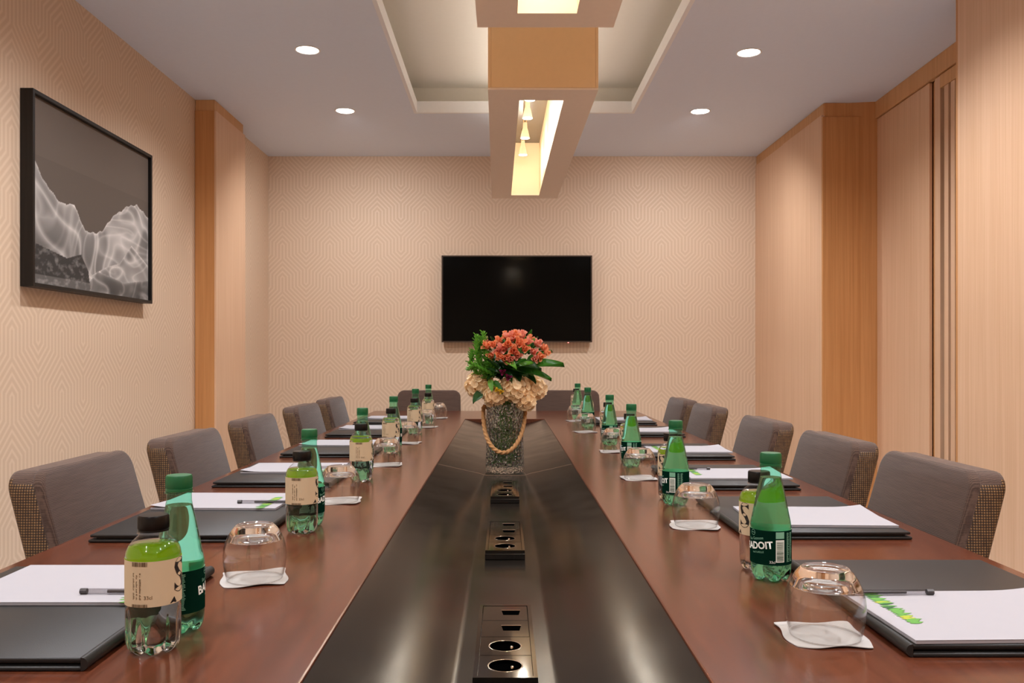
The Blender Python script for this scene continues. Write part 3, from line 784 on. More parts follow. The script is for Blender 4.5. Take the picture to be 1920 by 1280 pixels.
# ---------------------------------------------------------------- green bottles
def green_bottle(label):
    t = thing('green_water_bottle', label, 'bottle', (0, 0, ZT0), 0, 'green sparkling water bottles along the table')
    prof = [(0, 0.007), (0.010, 0.006), (0.018, 0.003), (0.024, 0.0008), (0.0285, 0.003), (0.0322, 0.011), (0.0335, 0.02), (0.0337, 0.027), (0.0332, 0.030), (0.0332, 0.06), (0.0332, 0.088), (0.0338, 0.0905), (0.0334, 0.096), (0.032, 0.104),
            (0.0298, 0.114), (0.0270, 0.129), (0.0240, 0.145), (0.0208, 0.160), (0.0182, 0.172), (0.0168, 0.180), (0.0165, 0.192)]
    def feet(th, r, z):
        if r == 0: return r, z
        k_ = (0.5+0.5*math.cos(5*th))**2
        if z < 0.028:
            e = (0.028-z)/0.028
            r -= 0.004*k_*e
            if z < 0.012: z += 0.006*k_
        return r, z
    mk('bottle_wall', lathe(prof, 60, feet), M['pet_green'], t, smooth='all')
    ins = [(max(0, r-0.0006) if r else 0, z+0.0006) for r, z in prof if z < 0.173] + [(0.0170, 0.174), (0, 0.174)]
    mk('water', lathe(ins, 60, feet), M['water_green'], t, smooth=60)
    mk('neck_ring', lathe([(0.0165, 0.1905), (0.0192, 0.191), (0.0192, 0.1925), (0.0165, 0.193)], 32), M['pet_green'], t, smooth=40)
    def knurl(th, r, z): return (r+0.00025*math.cos(50*th) if 0.198 < z < 0.2135 and r > 0.014 else r), z
    mk('cap', lathe([(0.0166, 0.1935), (0.0178, 0.1935), (0.0178, 0.1968), (0.0172, 0.1972), (0.0176, 0.1985), (0.0174, 0.213), (0.0163, 0.2153), (0.01, 0.2157), (0, 0.2157)], 100, knurl), M['cap_green'], t, smooth=40)
    rl = 0.0341
    lab = mk('label', lathe([(rl, 0.0305), (rl, 0.059), (rl, 0.088)], 60), M['label_green'], t, smooth='all')
    rp = rl+0.00035; rnd = random.Random(5)
    mk('brand_print', wrap(text_bm('BADOIT', 0.0165, 0.0005, 0.92), rp, 0, 0.061, tilt=0.12), M['ink_white'], lab)
    mk('script_print', wrap(text_bm('Eau Gazeuse', 0.0068, 0, 0.9), rp, -0.1, 0.073, tilt=0.16, shear=0.0), M['ink_mint'], lab)
    mk('script_print', wrap(text_bm('NATURELLE', 0.0042), rp, 0.05, 0.0505, tilt=0.12), M['ink_mint'], lab)
    bm = bmesh.new(); n = 24
    for i in range(n):
        a, b = 2*PI*i/n, 2*PI*(i+1)/n
        bm.faces.new([bm.verts.new((q*math.cos(c), q*math.sin(c), 0)) for q, c in ((0.0042, a), (0.0042, b), (0.0048, b), (0.0048, a))])
    quads(bm, [(-0.0042, 0.0042, -0.0003, 0.0003)])
    mk('emblem', wrap(bm, rp, -0.25, 0.0825), M['ink_mint'], lab)
    back = quads(bmesh.new(), [(-0.0075, 0.0075, -0.0185, 0.0185)])
    bc = mk('barcode', wrap(back, rp, 1.16, 0.0545), M['ink_white'], lab)
    bm = bmesh.new(); y = -0.0165
    rr = []
    while y < 0.0165:
        h = rnd.choice((0.0004, 0.0007, 0.001)); rr.append((-0.006, 0.006, y, y+h)); y += h+rnd.choice((0.0005, 0.0008))
    mk('barcode_lines', wrap(quads(bm, rr), rp+0.0003, 1.16, 0.0545), M['label_green'], lab)['kind'] = 'stuff'
    mk('recycling_mark', wrap(quads(bmesh.new(), [(-0.0075, 0.0075, -0.0055, 0.0055)]), rp, 1.16, 0.0808), M['ink_mint'], lab)
    mk('volume_print', wrap(text_bm('33cl', 0.006), rp, 0.78, 0.036), M['ink_white'], lab)
    rects = []
    for blk in (-0.0075, 0.0005):
        for q in range(26):
            rects.append((blk, blk+0.0065*rnd.uniform(.6, 1), 0.024-q*0.0019, 0.0249-q*0.0019))
    mk('small_print', wrap(quads(bmesh.new(), rects), rp, -1.55, 0.0595), M['ink_mint'], lab)['kind'] = 'stuff'
    mk('small_print', wrap(quads(bmesh.new(), rects), rp, 1.75, 0.0595), M['ink_mint'], lab)['kind'] = 'stuff'
    return t
LGB = [(-.451, 1.19, 1.95), (-.4387, 1.93, 1.5), (-.450, 2.72, 1.7), (-.452, 3.50, 1.9), (-.446, 4.30, 1.8), (-.437, 4.93, 1.7)]
RGB = [(.4536, 1.4636, -1.0), (.437, 2.193, -1.6), (.434, 2.94, -1.5), (.4456, 3.64, -1.1), (.434, 4.48, -1.2), (.4375, 5.14, -.9)]
gb0 = None
for side, lst in (('left', LGB), ('right', RGB)):
    for i, (x, y, a) in enumerate(lst):
        lb = 'green water bottle with dark label, %s in the %s row' % (nn[i], side)
        if gb0 is None:
            gb0 = green_bottle(lb); gb0.location = (x, y, ZT0); gb0.rotation_euler = (0, 0, a)
        else: clone(gb0, (x, y, ZT0), a, lb)

# ---------------------------------------------------------------- tumblers on napkins
def napkin_bm(seed):
    rnd = random.Random(seed); n = 20; S = 0.0535
    ph = [rnd.uniform(0, 2*PI) for _ in range(4)]
    bm = bmesh.new(); G = []; Bt = []
    for j in range(n+1):
        row, rb = [], []
        for i in range(n+1):
            u, v = 2*i/n-1, 2*j/n-1
            x, y = S*u, S*v
            x += 0.0022*u**3*math.sin(PI*1.5*v+ph[0]) - 0.0035*(u*v)**4*u
            y += 0.0028*v**3*math.sin(PI*1.5*u+ph[1]) - 0.0035*(u*v)**4*v
            d = max(abs(u), abs(v))
            z = 0.0012 + 0.0014*max(0, d-0.82)/0.18*(1+math.sin(3*math.atan2(v, u)+ph[2]))
            row.append(bm.verts.new((x, y, z))); rb.append(bm.verts.new((x, y, z-0.001)))
        G.append(row); Bt.append(rb)
    for j in range(n):
        for i in range(n):
            bm.faces.new((G[j][i], G[j][i+1], G[j+1][i+1], G[j+1][i])); bm.faces.new((Bt[j][i], Bt[j+1][i], Bt[j+1][i+1], Bt[j][i+1]))
    for i in range(n):
        bm.faces.new((G[0][i], Bt[0][i], Bt[0][i+1], G[0][i+1])); bm.faces.new((G[n][i], G[n][i+1], Bt[n][i+1], Bt[n][i]))
        bm.faces.new((G[i][0], G[i+1][0], Bt[i+1][0], Bt[i][0])); bm.faces.new((G[i][n], Bt[i][n], Bt[i+1][n], G[i+1][n]))
    bmesh.ops.recalc_face_normals(bm, faces=bm.faces)
    return bm
def tumbler(label):
    t = thing('drinking_glass', label, 'glass', (0, 0, ZT0), 0, 'upturned tumblers along the table')
    # upside down: rim below, thick foot on top
    outer = [(0.0462, 0.0), (0.0480, 0.006), (0.0505, 0.018), (0.0523, 0.032), (0.0525, 0.042), (0.0512, 0.054), (0.0478, 0.066), (0.0425, 0.077)]
    mk('bowl', lathe(outer, 48), M['glass_thin'], t, smooth='all')
    inner = [(r-0.0013, z) for r, z in outer if z < 0.07]
    mk('bowl_inside', lathe(inner, 48), M['glass_thin'], t, smooth='all')
    mk('rim', lathe([(0.0449, 0.0), (0.0455, -0.0006), (0.0461, 0.0), (0.0455, 0.0008)], 48, closed=True), M['glass_solid'], t, smooth='all')
    foot = [(0, 0.0725), (0.02, 0.0725), (0.033, 0.071), (0.0445, 0.0665), (0.0474, 0.0668), (0.0424, 0.0772), (0.037, 0.0850), (0.0325, 0.0898), (0.0312, 0.0912), (0.0295, 0.0915), (0.0275, 0.0900), (0.015, 0.0893), (0, 0.0892)]
    mk('foot', lathe(foot, 48), M['glass_solid'], t, smooth=50)
    return t
LG = [(-.4244, 1.46), (-.4287, 2.241), (-.4097, 2.984), (-.4226, 3.73), (-.4155, 4.566), (-.404, 5.23)]
RG = [(.434, 1.163), (.4276, 1.918), (.418, 2.66), (.435, 3.40), (.404, 4.28), (.417, 5.01)]
gl0 = None; nap0 = []
for side, lst in (('left', LG), ('right', RG)):
    for i, (x, y) in enumerate(lst):
        lb = 'upturned drinking glass on napkin, %s in the %s row' % (nn[i], side)
        if gl0 is None: gl0 = tumbler(lb); gl0.location = (x, y, ZT0+0.0024)
        else: clone(gl0, (x, y, ZT0+0.0024), R.uniform(0, 6), lb)
        rz = {('left', 0): 0.28, ('right', 0): -0.03}.get((side, i), R.uniform(-0.25, 0.25))
        nl = 'wavy white napkin under glass, %s in the %s row' % (nn[i], side)
        if len(nap0) < 3:
            o = mk('paper_napkin', napkin_bm(11+i), M['napkin'], None, (x-0.002, y+0.004, ZT0), (0, 0, rz), smooth=50)
            bm = text_bm('B C', 0.016); 
            for v in bm.verts: v.co.z = 0.00135
            mk('stamped_mark', bm, M['stamp'], o, loc=(0.012, -0.014, 0), rot=(0, 0, 0.2))
            nap0.append(o); o['category'] = 'napkin'; o['group'] = 'paper napkins under the glasses'; o['label'] = nl
        else:
            o = clone(nap0[i % 3], (x-0.002, y+0.004, ZT0), rz, nl)

# ---------------------------------------------------------------- folders, notepads, pens
FW, FL, FT = 0.345, 0.455, 0.0165
def folder(label):
    # local: spine along x = 0 (towards the trough), covers reach to x = -FW
    t = thing('leather_folder', label, 'folder', (0, 0, ZT0), 0, 'black leather folders along the table')
    mk('bottom_cover', boxm(-FW, -0.006, 0, FL, 0.0004, 0.0062, 0.0022, 2), M['leather'], t, smooth=60)
    bm = bmesh.new(); box(bm, -FW+0.003, -0.006, 0.002, FL-0.002, 0.0103, FT, 0.0024, 2)
    mk('top_cover', bm, M['leather'], t, smooth=60)
    sp = [(-0.006+0.0082*math.cos(a), 0.0084+0.0082*math.sin(a)) for a in [(-PI/2+PI*q/8) for q in range(9)]]
    bm = bmesh.new(); rings = []
    pts = sp + [(-0.0065, 0.0165), (-0.0065, 0.0002)]
    a = [bm.verts.new((x, 0.001, z+0.0002)) for x, z in pts]; b = [bm.verts.new((x, FL-0.001, z+0.0002)) for x, z in pts]
    bm.faces.new(a); bm.faces.new(b[::-1])
    for q in range(len(pts)): bm.faces.new((a[q], b[q], b[(q+1) % len(pts)], a[(q+1) % len(pts)]))
    bmesh.ops.recalc_face_normals(bm, faces=bm.faces)
    mk('spine', bm, M['leather'], t, smooth=45)
    mk('inner_sheet', boxm(-FW+0.012, -0.012, 0.012, FL-0.012, 0.0066, 0.0098), M['pen_dark'], t)
    return t
PW, PL, PT = 0.297, 0.222, 0.0055
def leaf_print_bm(rnd):
    bm = bmesh.new()
    for q in range(24):
        y = 0.004+q*0.0066; x = -0.024+rnd.uniform(-.0015, .0015); L = rnd.uniform(0.022, 0.03); w_ = rnd.uniform(0.0036, 0.0052); tl = rnd.uniform(-0.35, 0.1)
        P = [(0, 0), (0.25, 0.75), (0.5, 1), (0.78, 0.6), (1, 0), (0.78, -0.6), (0.5, -1), (0.25, -0.75)]
        f = bm.faces.new([bm.verts.new((x-L*u*math.cos(tl)+w_*v*math.sin(tl), y+L*u*math.sin(tl)+w_*v*math.cos(tl), q*0.00001)) for u, v in P])
        f.material_index = rnd.choice((0, 0, 0, 1, 1, 2))
    bm.normal_update()
    for f in bm.faces:
        if f.normal.z < 0: f.normal_flip()
    return bm
def notepad(label):
    # local: right edge at x = 0 carries the leaf print, reaches to x = -PW
    t = thing('notepad', label, 'notepad', (0, 0, ZT0), 0, 'white notepads on the folders')
    mk('pages', boxm(-PW, 0, 0, PL, 0, PT-0.0012, 0.0003, 1), M['paper'], t)
    n, m = 18, 12; bm = bmesh.new(); G = []; B2 = []
    for j in range(m+1):
        r1, r2 = [], []
        for i in range(n+1):
            u, v = i/n, j/m
            lift = 0.006*max(0, 0.25-u)**2/0.0625*max(0, 0.5-v)/0.5
            z = PT-0.0008+lift
            r1.append(bm.verts.new((-PW-0.0005+(PW+0.001)*u, -0.0005+(PL+0.001)*v, z+0.0003))); r2.append(bm.verts.new((-PW-0.0005+(PW+0.001)*u, -0.0005+(PL+0.001)*v, z)))
        G.append(r1); B2.append(r2)
    for j in range(m):
        for i in range(n):
            bm.faces.new((G[j][i], G[j][i+1], G[j+1][i+1], G[j+1][i])); bm.faces.new((B2[j][i], B2[j+1][i], B2[j+1][i+1], B2[j][i+1]))
    for i in range(n): bm.faces.new((G[0][i], B2[0][i], B2[0][i+1], G[0][i+1])); bm.faces.new((G[m][i], G[m][i+1], B2[m][i+1], B2[m][i]))
    for j in range(m): bm.faces.new((G[j][0], G[j+1][0], B2[j+1][0], B2[j][0])); bm.faces.new((G[j][n], B2[j][n], B2[j+1][n], G[j+1][n]))
    mk('top_sheet', bm, M['paper'], t, smooth=40)
    o = mk('leaf_print', leaf_print_bm(random.Random(4)), [M['print_green'], M['print_lime'], M['print_dark']], t, loc=(0, 0, PT-0.0001)); o['kind'] = 'stuff'
    o['label'] = 'printed strip of green leaves'
    return t
#           folder near y, inner x, notepad near y, notepad inner x, rot
LF = [(1.033, -.504, 1.250, -.515, 0.0), (1.745, -.502, 2.02, -.540, -0.03), (2.474, -.500, 2.66, -.520, 0.02), (3.20, -.495, 3.45, -.53, 0.0), (3.98, -.49, 4.23, -.52, 0.01), (4.72, -.49, 4.92, -.50, 0.0)]
RF = [(1.081, .5085, 1.082, .512, 0.03), (1.773, .498, 1.825, .545, -0.04), (2.42, .492, 2.515, .548, 0.0), (3.116, .495, 3.20, .555, 0.0), (4.0, .50, 4.06, .52, 0.0), (4.686, .49, 4.80, .53, 0.0)]
f0 = p0 = None
for side, lst in (('left', LF), ('right', RF)):
    for i, (fy, fx, py, px, rot) in enumerate(lst):
        fl = 'black leather folder lying on the table, %s on the %s side' % (nn[i], side)
        pl = 'white notepad on black folder, %s on the %s side' % (nn[i], side)
        if side == 'left': fl_loc, frz, pl_loc, prz = (fx, fy, ZT0), 0, (px, py, ZT0+FT+0.0003), rot
        else: fl_loc, frz, pl_loc, prz = (fx, fy+FL, ZT0), PI, (px, py+PL, ZT0+FT+0.0003), PI+rot
        if f0 is None: f0 = folder(fl); f0.location = fl_loc; f0.rotation_euler[2] = frz
        else: clone(f0, fl_loc, frz, fl)
        if p0 is None: p0 = notepad(pl); p0.location = pl_loc; p0.rotation_euler[2] = prz
        else: clone(p0, pl_loc, prz, pl)
def pen(label):
    t = thing('ballpoint_pen', label, 'pen', (0, 0, 0), 0, 'clear ballpoint pens on the notepads')
    L = 0.142
    mk('barrel', tube([(0, 0, 0), (L*0.8, 0, 0)], 0.0041, 6), M['pen_clear'], t)
    mk('refill', tube([(0.035, 0, 0), (L*0.82, 0, 0)], 0.0024, 8), M['pen_ink'], t)
    mk('tip', tube([(L*0.8, 0, 0), (L*0.88, 0, 0), (L*0.93, 0, 0), (L, 0, 0)], [0.0041, 0.0034, 0.002, 0.0006], 8), M['pen_dark'], t)
    mk('end_plug', tube([(-0.006, 0, 0), (0.004, 0, 0)], 0.0044, 8), M['pen_dark'], t)
    return t
ZP = ZT0+FT+0.0003+PT-0.0005+0.0044
pens = [(-.632, 1.292, 0.0, 'clear ballpoint pen on the notepad nearest the camera, left side'),
        (-.642, 2.085, 0.0, 'clear ballpoint pen on the second notepad from camera, left side'),
        (-.600, 2.735, 0.0, 'clear ballpoint pen on the third notepad from camera, left side'),
        (.637, 1.288, PI+0.02, 'clear ballpoint pen on the notepad nearest the camera, right side'),
        (.640, 2.70, PI, 'clear ballpoint pen on the third notepad from camera, right side'),
        (.655, 3.40, PI, 'clear ballpoint pen on the fourth notepad from camera, right side')]
pe0 = None
for x, y, a, lb in pens:
    if pe0 is None: pe0 = pen(lb); pe0.location = (x, y, ZP); pe0.rotation_euler = (0, 0, a)
    else: clone(pe0, (x, y, ZP), a, lb)

# ---------------------------------------------------------------- vase and flowers
VX, VY = 0.001, 3.13
vz = thing('glass_vase', 'hammered clear glass vase with a rope handle in the table centre', 'vase', (VX, VY, ZF))
VH = 0.25
outer = [(0, 0.0006), (0.062, 0.0006), (0.0685, 0.004), (0.0705, 0.012), (0.0695, 0.05), (0.068, 0.12), (0.0672, 0.20), (0.0672, 0.243), (0.066, 0.249)]
inner = [(0.0625, 0.249), (0.0615, 0.243), (0.0615, 0.20), (0.062, 0.12), (0.063, 0.05), (0.062, 0.03), (0.054, 0.024), (0, 0.023)]
def lumpy(th, r, z):
    if r < 0.063: return r, z
    return r+0.0008*math.sin(9*th+40*z)*math.sin(70*z+3*th), z
mk('vase_body', lathe([p for p in outer] + inner, 64, lumpy), M['vase_glass'], vz, smooth=60)
wi = [(0, 0.0235), (0.0535, 0.0245), (0.0612, 0.031), (0.0622, 0.05), (0.0612, 0.12), (0.0608, 0.165), (0, 0.165)]
mk('water', lathe(wi, 48), M['water'], vz, smooth=60)
pth = []
for i in range(161):
    q = i/160; th = PI + q*PI
    ell = 0.0745
    z = 0.238 - 0.160*math.sin(PI*q)**0.85
    # swings slightly to the left as in the photograph
    xo = ell*math.cos(th)*(1.05 if q < 0.5 else 1.0) - 0.006*math.sin(PI*q)
    yo = ell*math.sin(th)*1.05
    pth.append((xo, yo, z))
pth = [(-0.060, 0.0, 0.232)] + pth + [(0.060, 0.0, 0.232)]
mk('rope_handle', tube(pth, 0.0070, 24, fn=lambda ph, s: 1+0.2*math.cos(3*ph+s*PI*2/0.017)), M['rope'], vz, smooth='all')['label'] = 'twisted natural rope handle hanging in front'

bq = thing('flower_bouquet', 'bouquet of orange and cream flowers with green leaves in the vase', 'flowers', (VX, VY, ZF))
def P(px, py, dy=0.0):
    d = 3.13+dy
    return ((px-946)/1610*d, dy, 1.13-(py-667)/1610*d-ZF)
def petal_bm(L, W, cup, n=4, m=2, tip=0.35, curl=0.0, bm=None):
    """A petal or leaf from the origin along +X, cupped upwards."""
    bm = bm or bmesh.new(); G = []
    for i in range(n+1):
        u = i/n; hw_ = W*math.sin(PI*min(1, 0.12+0.88*u)**(0.75))**0.8 if 0 < u < 1 else W*(0.25 if u == 0 else tip)
        row = []
        for j in range(-m//2, m//2+1):
            v = j/(m/2)
            row.append(bm.verts.new((L*u, hw_*v, cup*L*(v*v*0.5) + curl*L*u*u)))
        G.append(row)
    for i in range(n):
        for j in range(m): bm.faces.new((G[i][j], G[i+1][j], G[i+1][j+1], G[i][j+1]))
    return bm
def floret_bm(L):
    """Four round overlapping petals round a small eye."""
    bm = bmesh.new(); ws_ = (0.16, 0.52, 0.66, 0.62, 0.40, 0.12); us_ = (0.03, 0.28, 0.52, 0.76, 0.93, 1.0)
    for q in range(4):
        rot = Matrix.Rotation(q*PI/2+0.2, 3, 'Z'); G = []
        for u, w_ in zip(us_, ws_):
            G.append([bm.verts.new(rot @ Vector((L*u, L*w_*v, L*(0.10*v*v + 0.34*u*u - 0.12*abs(math.sin(7*u*v)) + (0.05 if q % 2 else 0.0))))) for v in (-1, -0.5, 0, 0.5, 1)])
        for A, B in zip(G, G[1:]):
            for i in range(4): bm.faces.new((A[i], B[i], B[i+1], A[i+1]))
    return bm
def aim(direction, roll=0.0):
    d = Vector(direction).normalized()
    return (d.to_track_quat('Z', 'Y') @ Matrix.Rotation(roll, 3, 'Z').to_quaternion()).to_euler()
fl0 = None
def hydrangea(c, r, n, label=None):
    global fl0
    head = mk('hydrangea_head', lathe([(0, -r*0.8), (r*0.55, -r*0.55), (r*0.78, 0), (r*0.55, r*0.55), (0, r*0.78)], 14), M['hydrangea_core'], bq, loc=c, smooth='all')
    if label: head['label'] = label
    ga = PI*(3-math.sqrt(5))
    for i in range(n):
        z = 1-1.75*(i+0.5)/n; rr = math.sqrt(max(0, 1-z*z)); th = i*ga
        d = Vector((rr*math.cos(th), rr*math.sin(th), z))
        rad = r*R.uniform(0.82, 1.0)
        if fl0 is None:
            fl0 = mk('floret', floret_bm(0.0145), M['cream_petal'], head, loc=d*rad, rot=aim(d, R.uniform(0, 6)), smooth='all')
        else:
            o = share('floret', fl0, head, d*rad, aim(d + Vector((R.uniform(-.25, .25), R.uniform(-.25, .25), R.uniform(-.25, .25))), R.uniform(0, 6)), (R.uniform(.85, 1.15),)*3)
hydrangea(P(899, 722, -0.01), 0.050, 56)
hydrangea(P(926, 743, -0.065), 0.034, 34)
hydrangea(P(963, 731, -0.05), 0.054, 62)
hydrangea(P(998, 730, -0.01), 0.046, 50)
hydrangea(P(986, 752, -0.06), 0.032, 32)
hydrangea(P(950, 735, 0.06), 0.05, 30)
pe_ = {}
def lily(c, d, size, mat, n=6):
    """Alstroemeria-like bloom: a green throat with six flaring petals."""
    base = mk('lily_bloom', tube([(0, 0, -0.02*size), (0, 0, 0.006*size)], [0.003*size, 0.006*size], 8), M['stem'], bq, loc=c, rot=aim(d, R.uniform(0, 6)))
    for q in range(n):
        key = (mat, q % 2)
        open_ = 1.25 if q % 2 else 1.0
        rt = Matrix.Rotation(q*2*PI/n, 3, 'Z') @ Matrix.Rotation(-open_, 3, 'Y')
        if key not in pe_:
            pe_[key] = mk('petal', petal_bm(0.036, 0.0125 if q % 2 else 0.0155, 0.5, 6, 4, 0.45, 0.05 if q % 2 else -0.16), M[mat], base, rot=rt.to_euler(), smooth='all')
            pe_[key].scale = (size,)*3
        else:
            share('petal', pe_[key], base, (0, 0, 0), rt.to_euler(), (size,)*3)
    for q in range(3):
        a = q*2.1
        mk('stamen', tube([(0, 0, 0), (0.003*math.cos(a), 0.003*math.sin(a), 0.014*size), (0.006*math.cos(a), 0.006*math.sin(a), 0.026*size)], 0.0006, 4), M['yellow_petal'], base)
LIL = [((916, 652, -.05), (-.5, -.8, .5), .95, 'orange_petal'), ((922, 666, -.06), (-.3, -1, -.1), .8, 'orange_petal'), ((912, 644, -.02), (-.4, -.3, .9), .75, 'pink_petal'),
       ((945, 655, -.06), (-.1, -1, .3), 1.1, 'pink_petal'), ((957, 640, -.05), (0, -.6, .8), 1.15, 'pink_petal'), ((947, 672, -.08), (0, -1, 0), 1.0, 'orange_petal'),
       ((971, 648, -.06), (.3, -.9, .5), 1.15, 'orange_petal'), ((976, 636, -.02), (.2, -.4, 1), 1.0, 'pink_petal'), ((962, 658, -.08), (.1, -1, .1), 1.0, 'orange_petal'), ((936, 645, -.03), (-.2, -.6, .8), .9, 'orange_petal'),
       ((990, 640, 0), (.4, -.3, .9), .8, 'orange_petal'), ((1003, 648, -.02), (.6, -.6, .6), .9, 'pink_petal'), ((1013, 654, -.02), (.9, -.5, .4), .8, 'orange_petal'), ((1008, 668, -.05), (.6, -1, 0), .9, 'orange_petal'), ((1000, 672, -.06), (.3, -1, -.1), .75, 'pink_petal'),
       ((952, 708, -.09), (.1, -1, .2), .6, 'plum_petal'), ((944, 699, -.08), (-.3, -1, .3), .6, 'plum_petal'), ((930, 731, -.10), (.2, -1, .1), .45, 'yellow_petal'), ((939, 734, -.10), (0, -1, .1), .45, 'yellow_petal')]
LIL += [((927, 648, -.06), (-.4, -1, .4), .8, 'orange_petal'), ((934, 659, -.07), (-.2, -1, .1), .8, 'pink_petal'), ((952, 648, -.08), (0, -1, .4), .95, 'orange_petal'), ((965, 635, -.05), (.1, -.7, .8), .95, 'orange_petal'),
        ((968, 665, -.08), (.2, -1, -.1), .85, 'pink_petal'), ((938, 668, -.08), (-.3, -1, 0), .85, 'orange_petal'), ((981, 655, -.07), (.4, -1, .2), .85, 'orange_petal'), ((987, 644, -.05), (.4, -.8, .5), .8, 'pink_petal'),
        ((957, 672, -.09), (0, -1, -.2), .8, 'pink_petal'), ((996, 660, -.05), (.5, -1, .1), .8, 'pink_petal'), ((1019, 662, -.03), (1, -.5, .2), .75, 'orange_petal'), ((949, 636, -.03), (-.1, -.5, .9), .9, 'orange_petal')]
for (a, b, c), d, s, m in LIL: lily(P(a, b, c), d, s, m)
lf_ = {}
def leaf(p, q, width, mat, bend=0.12, roll=None):
    A, B = Vector(p), Vector(q); L = (B-A).length; d = (B-A).normalized()
    z = Vector((0, -0.55, 0.85)); z = (z - d*z.dot(d)).normalized(); y = z.cross(d)
    m3 = Matrix((d, y, z)).transposed()
    if roll: m3 = m3 @ Matrix.Rotation(roll, 3, 'X')
    key = (mat, round(width*100))
    if key not in lf_:
        lf_[key] = mk('leaf', petal_bm(0.1, 0.1*width, 0.25, 7, 2, 0.02, -bend), M[mat], bq, smooth='all'); o = lf_[key]
    else: o = share('leaf', lf_[key], bq)
    o.location = A; o.rotation_euler = m3.to_euler(); o.scale = (L*10,)*3
LV = [((978, 690, -.05), (1056, 680, -.10), .17, 'leaf'), ((975, 695, -.06), (1034, 709, -.09), .17, 'leaf'), ((990, 680, -.02), (1034, 656, -.02), .22, 'leaf'), ((970, 684, -.07), (1012, 690, -.12), .22, 'leaf_dark'),
      ((955, 690, -.08), (985, 672, -.12), .22, 'leaf'), ((948, 675, -.09), (968, 690, -.13), .25, 'leaf_light'), ((965, 690, -.08), (998, 678, -.12), .22, 'leaf_light'), ((930, 690, -.07), (914, 672, -.11), .22, 'leaf_dark'),
      ((940, 668, 0), (946, 621, .02), .2, 'leaf'), ((945, 668, 0), (934, 628, .0), .2, 'leaf_dark'), ((975, 665, 0), (984, 622, .01), .2, 'leaf'), ((985, 665, 0), (996, 617, .01), .15, 'leaf'), ((992, 665, 0), (1007, 630, 0), .17, 'leaf_dark'), ((985, 660, -.03), (1001, 634, -.05), .17, 'leaf_light'),
      ((935, 665, -.02), (920, 630, -.02), .17, 'leaf_dark'), ((905, 735, -.05), (886, 755, -.09), .3, 'leaf_dark'), ((925, 715, -.08), (942, 738, -.10), .22, 'leaf'), ((918, 712, -.08), (922, 735, -.10), .22, 'leaf_light'), ((935, 700, -.08), (915, 690, -.12), .25, 'leaf_dark'), ((960, 700, -.07), (990, 702, -.11), .22, 'leaf_dark'),
      ((950, 690, -.06), (930, 675, -.11), .25, 'leaf_dark'), ((940, 690, -.05), (960, 715, -.11), .25, 'leaf_dark'), ((970, 690, -.03), (1005, 716, -.08), .22, 'leaf_dark'), ((935, 692, -.05), (912, 712, -.09), .22, 'leaf_dark'), ((945, 685, -.05), (1000, 700, -.10), .25, 'leaf'), ((960, 680, -.04), (975, 715, -.1), .28, 'leaf_dark'),
      ((950, 680, .03), (990, 655, .05), .25, 'leaf_dark'), ((940, 680, .03), (905, 660, .05), .25, 'leaf_dark'), ((950, 695, .04), (1015, 690, .05), .25, 'leaf_dark'), ((940, 695, .04), (890, 700, .05), .25, 'leaf_dark')]
rl = random.Random(21)
for q in range(34):
    a0 = (945+rl.uniform(-14, 18), 700+rl.uniform(-6, 14), rl.uniform(-.05, .03))
    an = rl.uniform(-PI, PI); rr_ = rl.uniform(20, 44)
    LV.append((a0, (a0[0]+rr_*math.cos(an)*1.1, a0[1]-10-abs(rr_*math.sin(an))*0.75, rl.uniform(-.075, .06)), rl.choice((.2, .25, .3)), rl.choice(('leaf_dark', 'leaf_dark', 'leaf'))))
for (a, b, c), (d, e, f), w_, m in LV: leaf(P(a, b, c), P(d, e, f), w_, m)
sp0 = None
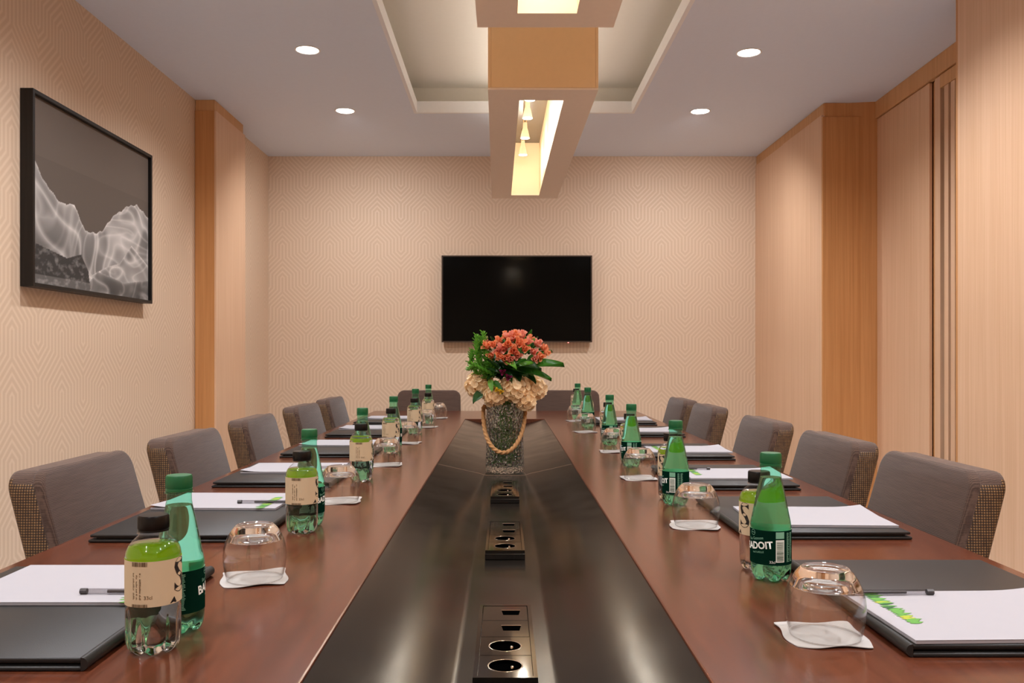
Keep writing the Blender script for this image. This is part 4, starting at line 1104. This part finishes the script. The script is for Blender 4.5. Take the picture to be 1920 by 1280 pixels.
def leaf_spike(pts, r0):
    """Upright spike set all round with small leaves."""
    global sp0
    pts = [Vector(p) for p in pts]
    st_ = mk('leaf_spike', tube(pts, 0.0028, 6), M['stem'], bq, smooth='all')
    n = 60; ga = PI*(3-math.sqrt(5))
    for i in range(n):
        q = i/(n-1)*(len(pts)-1); k_ = min(int(q), len(pts)-2); p = pts[k_].lerp(pts[k_+1], q-k_); t = (pts[k_+1]-pts[k_]).normalized()
        a = i*ga; side = Vector((math.cos(a), math.sin(a), 0)); side = (side - t*side.dot(t)).normalized()
        d = (side*0.8 + t*(0.6+0.6*i/n)).normalized(); yv = t.cross(side).normalized(); zv = d.cross(yv)
        m3 = Matrix((d, yv, zv)).transposed(); s = r0*(1.0 if i < n-8 else 0.8)
        if sp0 is None:
            sp0 = mk('leaflet', petal_bm(0.027, 0.0075, 0.3, 4, 2, 0.05, -0.1), M['leaf_light'], st_, smooth='all'); o = sp0
        else: o = share('leaflet', sp0, st_)
        o.location = p; o.rotation_euler = m3.to_euler(); o.scale = (s,)*3
leaf_spike([P(918, 712, -.05), P(900, 690, -.06), P(893, 660, -.06), P(893, 632, -.05)], 0.95)
leaf_spike([P(926, 708, -.04), P(914, 680, -.05), P(908, 655, -.05), P(906, 627, -.04)], 1.0)
leaf_spike([P(922, 705, -.02), P(900, 678, -.02), P(897, 655, -.02), P(900, 636, -.02)], 0.95)
leaf_spike([P(926, 705, -.07), P(905, 692, -.08), P(889, 684, -.08), P(880, 690, -.07)], 0.8)
leaf_spike([P(930, 700, -.06), P(918, 680, -.07), P(913, 664, -.06)], 0.9)
leaf_spike([P(915, 715, -.03), P(892, 697, -.03), P(883, 680, -.03), P(884, 660, -.02)], 0.9)
for i in range(14):
    a = i*2.4; b0 = 0.04*math.sqrt((i+0.5)/14)
    top = P(946+R.uniform(-32, 40), 728, R.uniform(-.05, .05))
    mk('stem', tube([(b0*math.cos(a), b0*math.sin(a), 0.03), (0.03*math.cos(a+1.2), 0.03*math.sin(a+1.2), 0.16), (0.5*top[0], 0.5*top[1], 0.245), top], [0.0035, 0.0035, 0.0035, 0.0025], 8), M['stem'], bq, smooth='all')
bpy.context.view_layer.update()
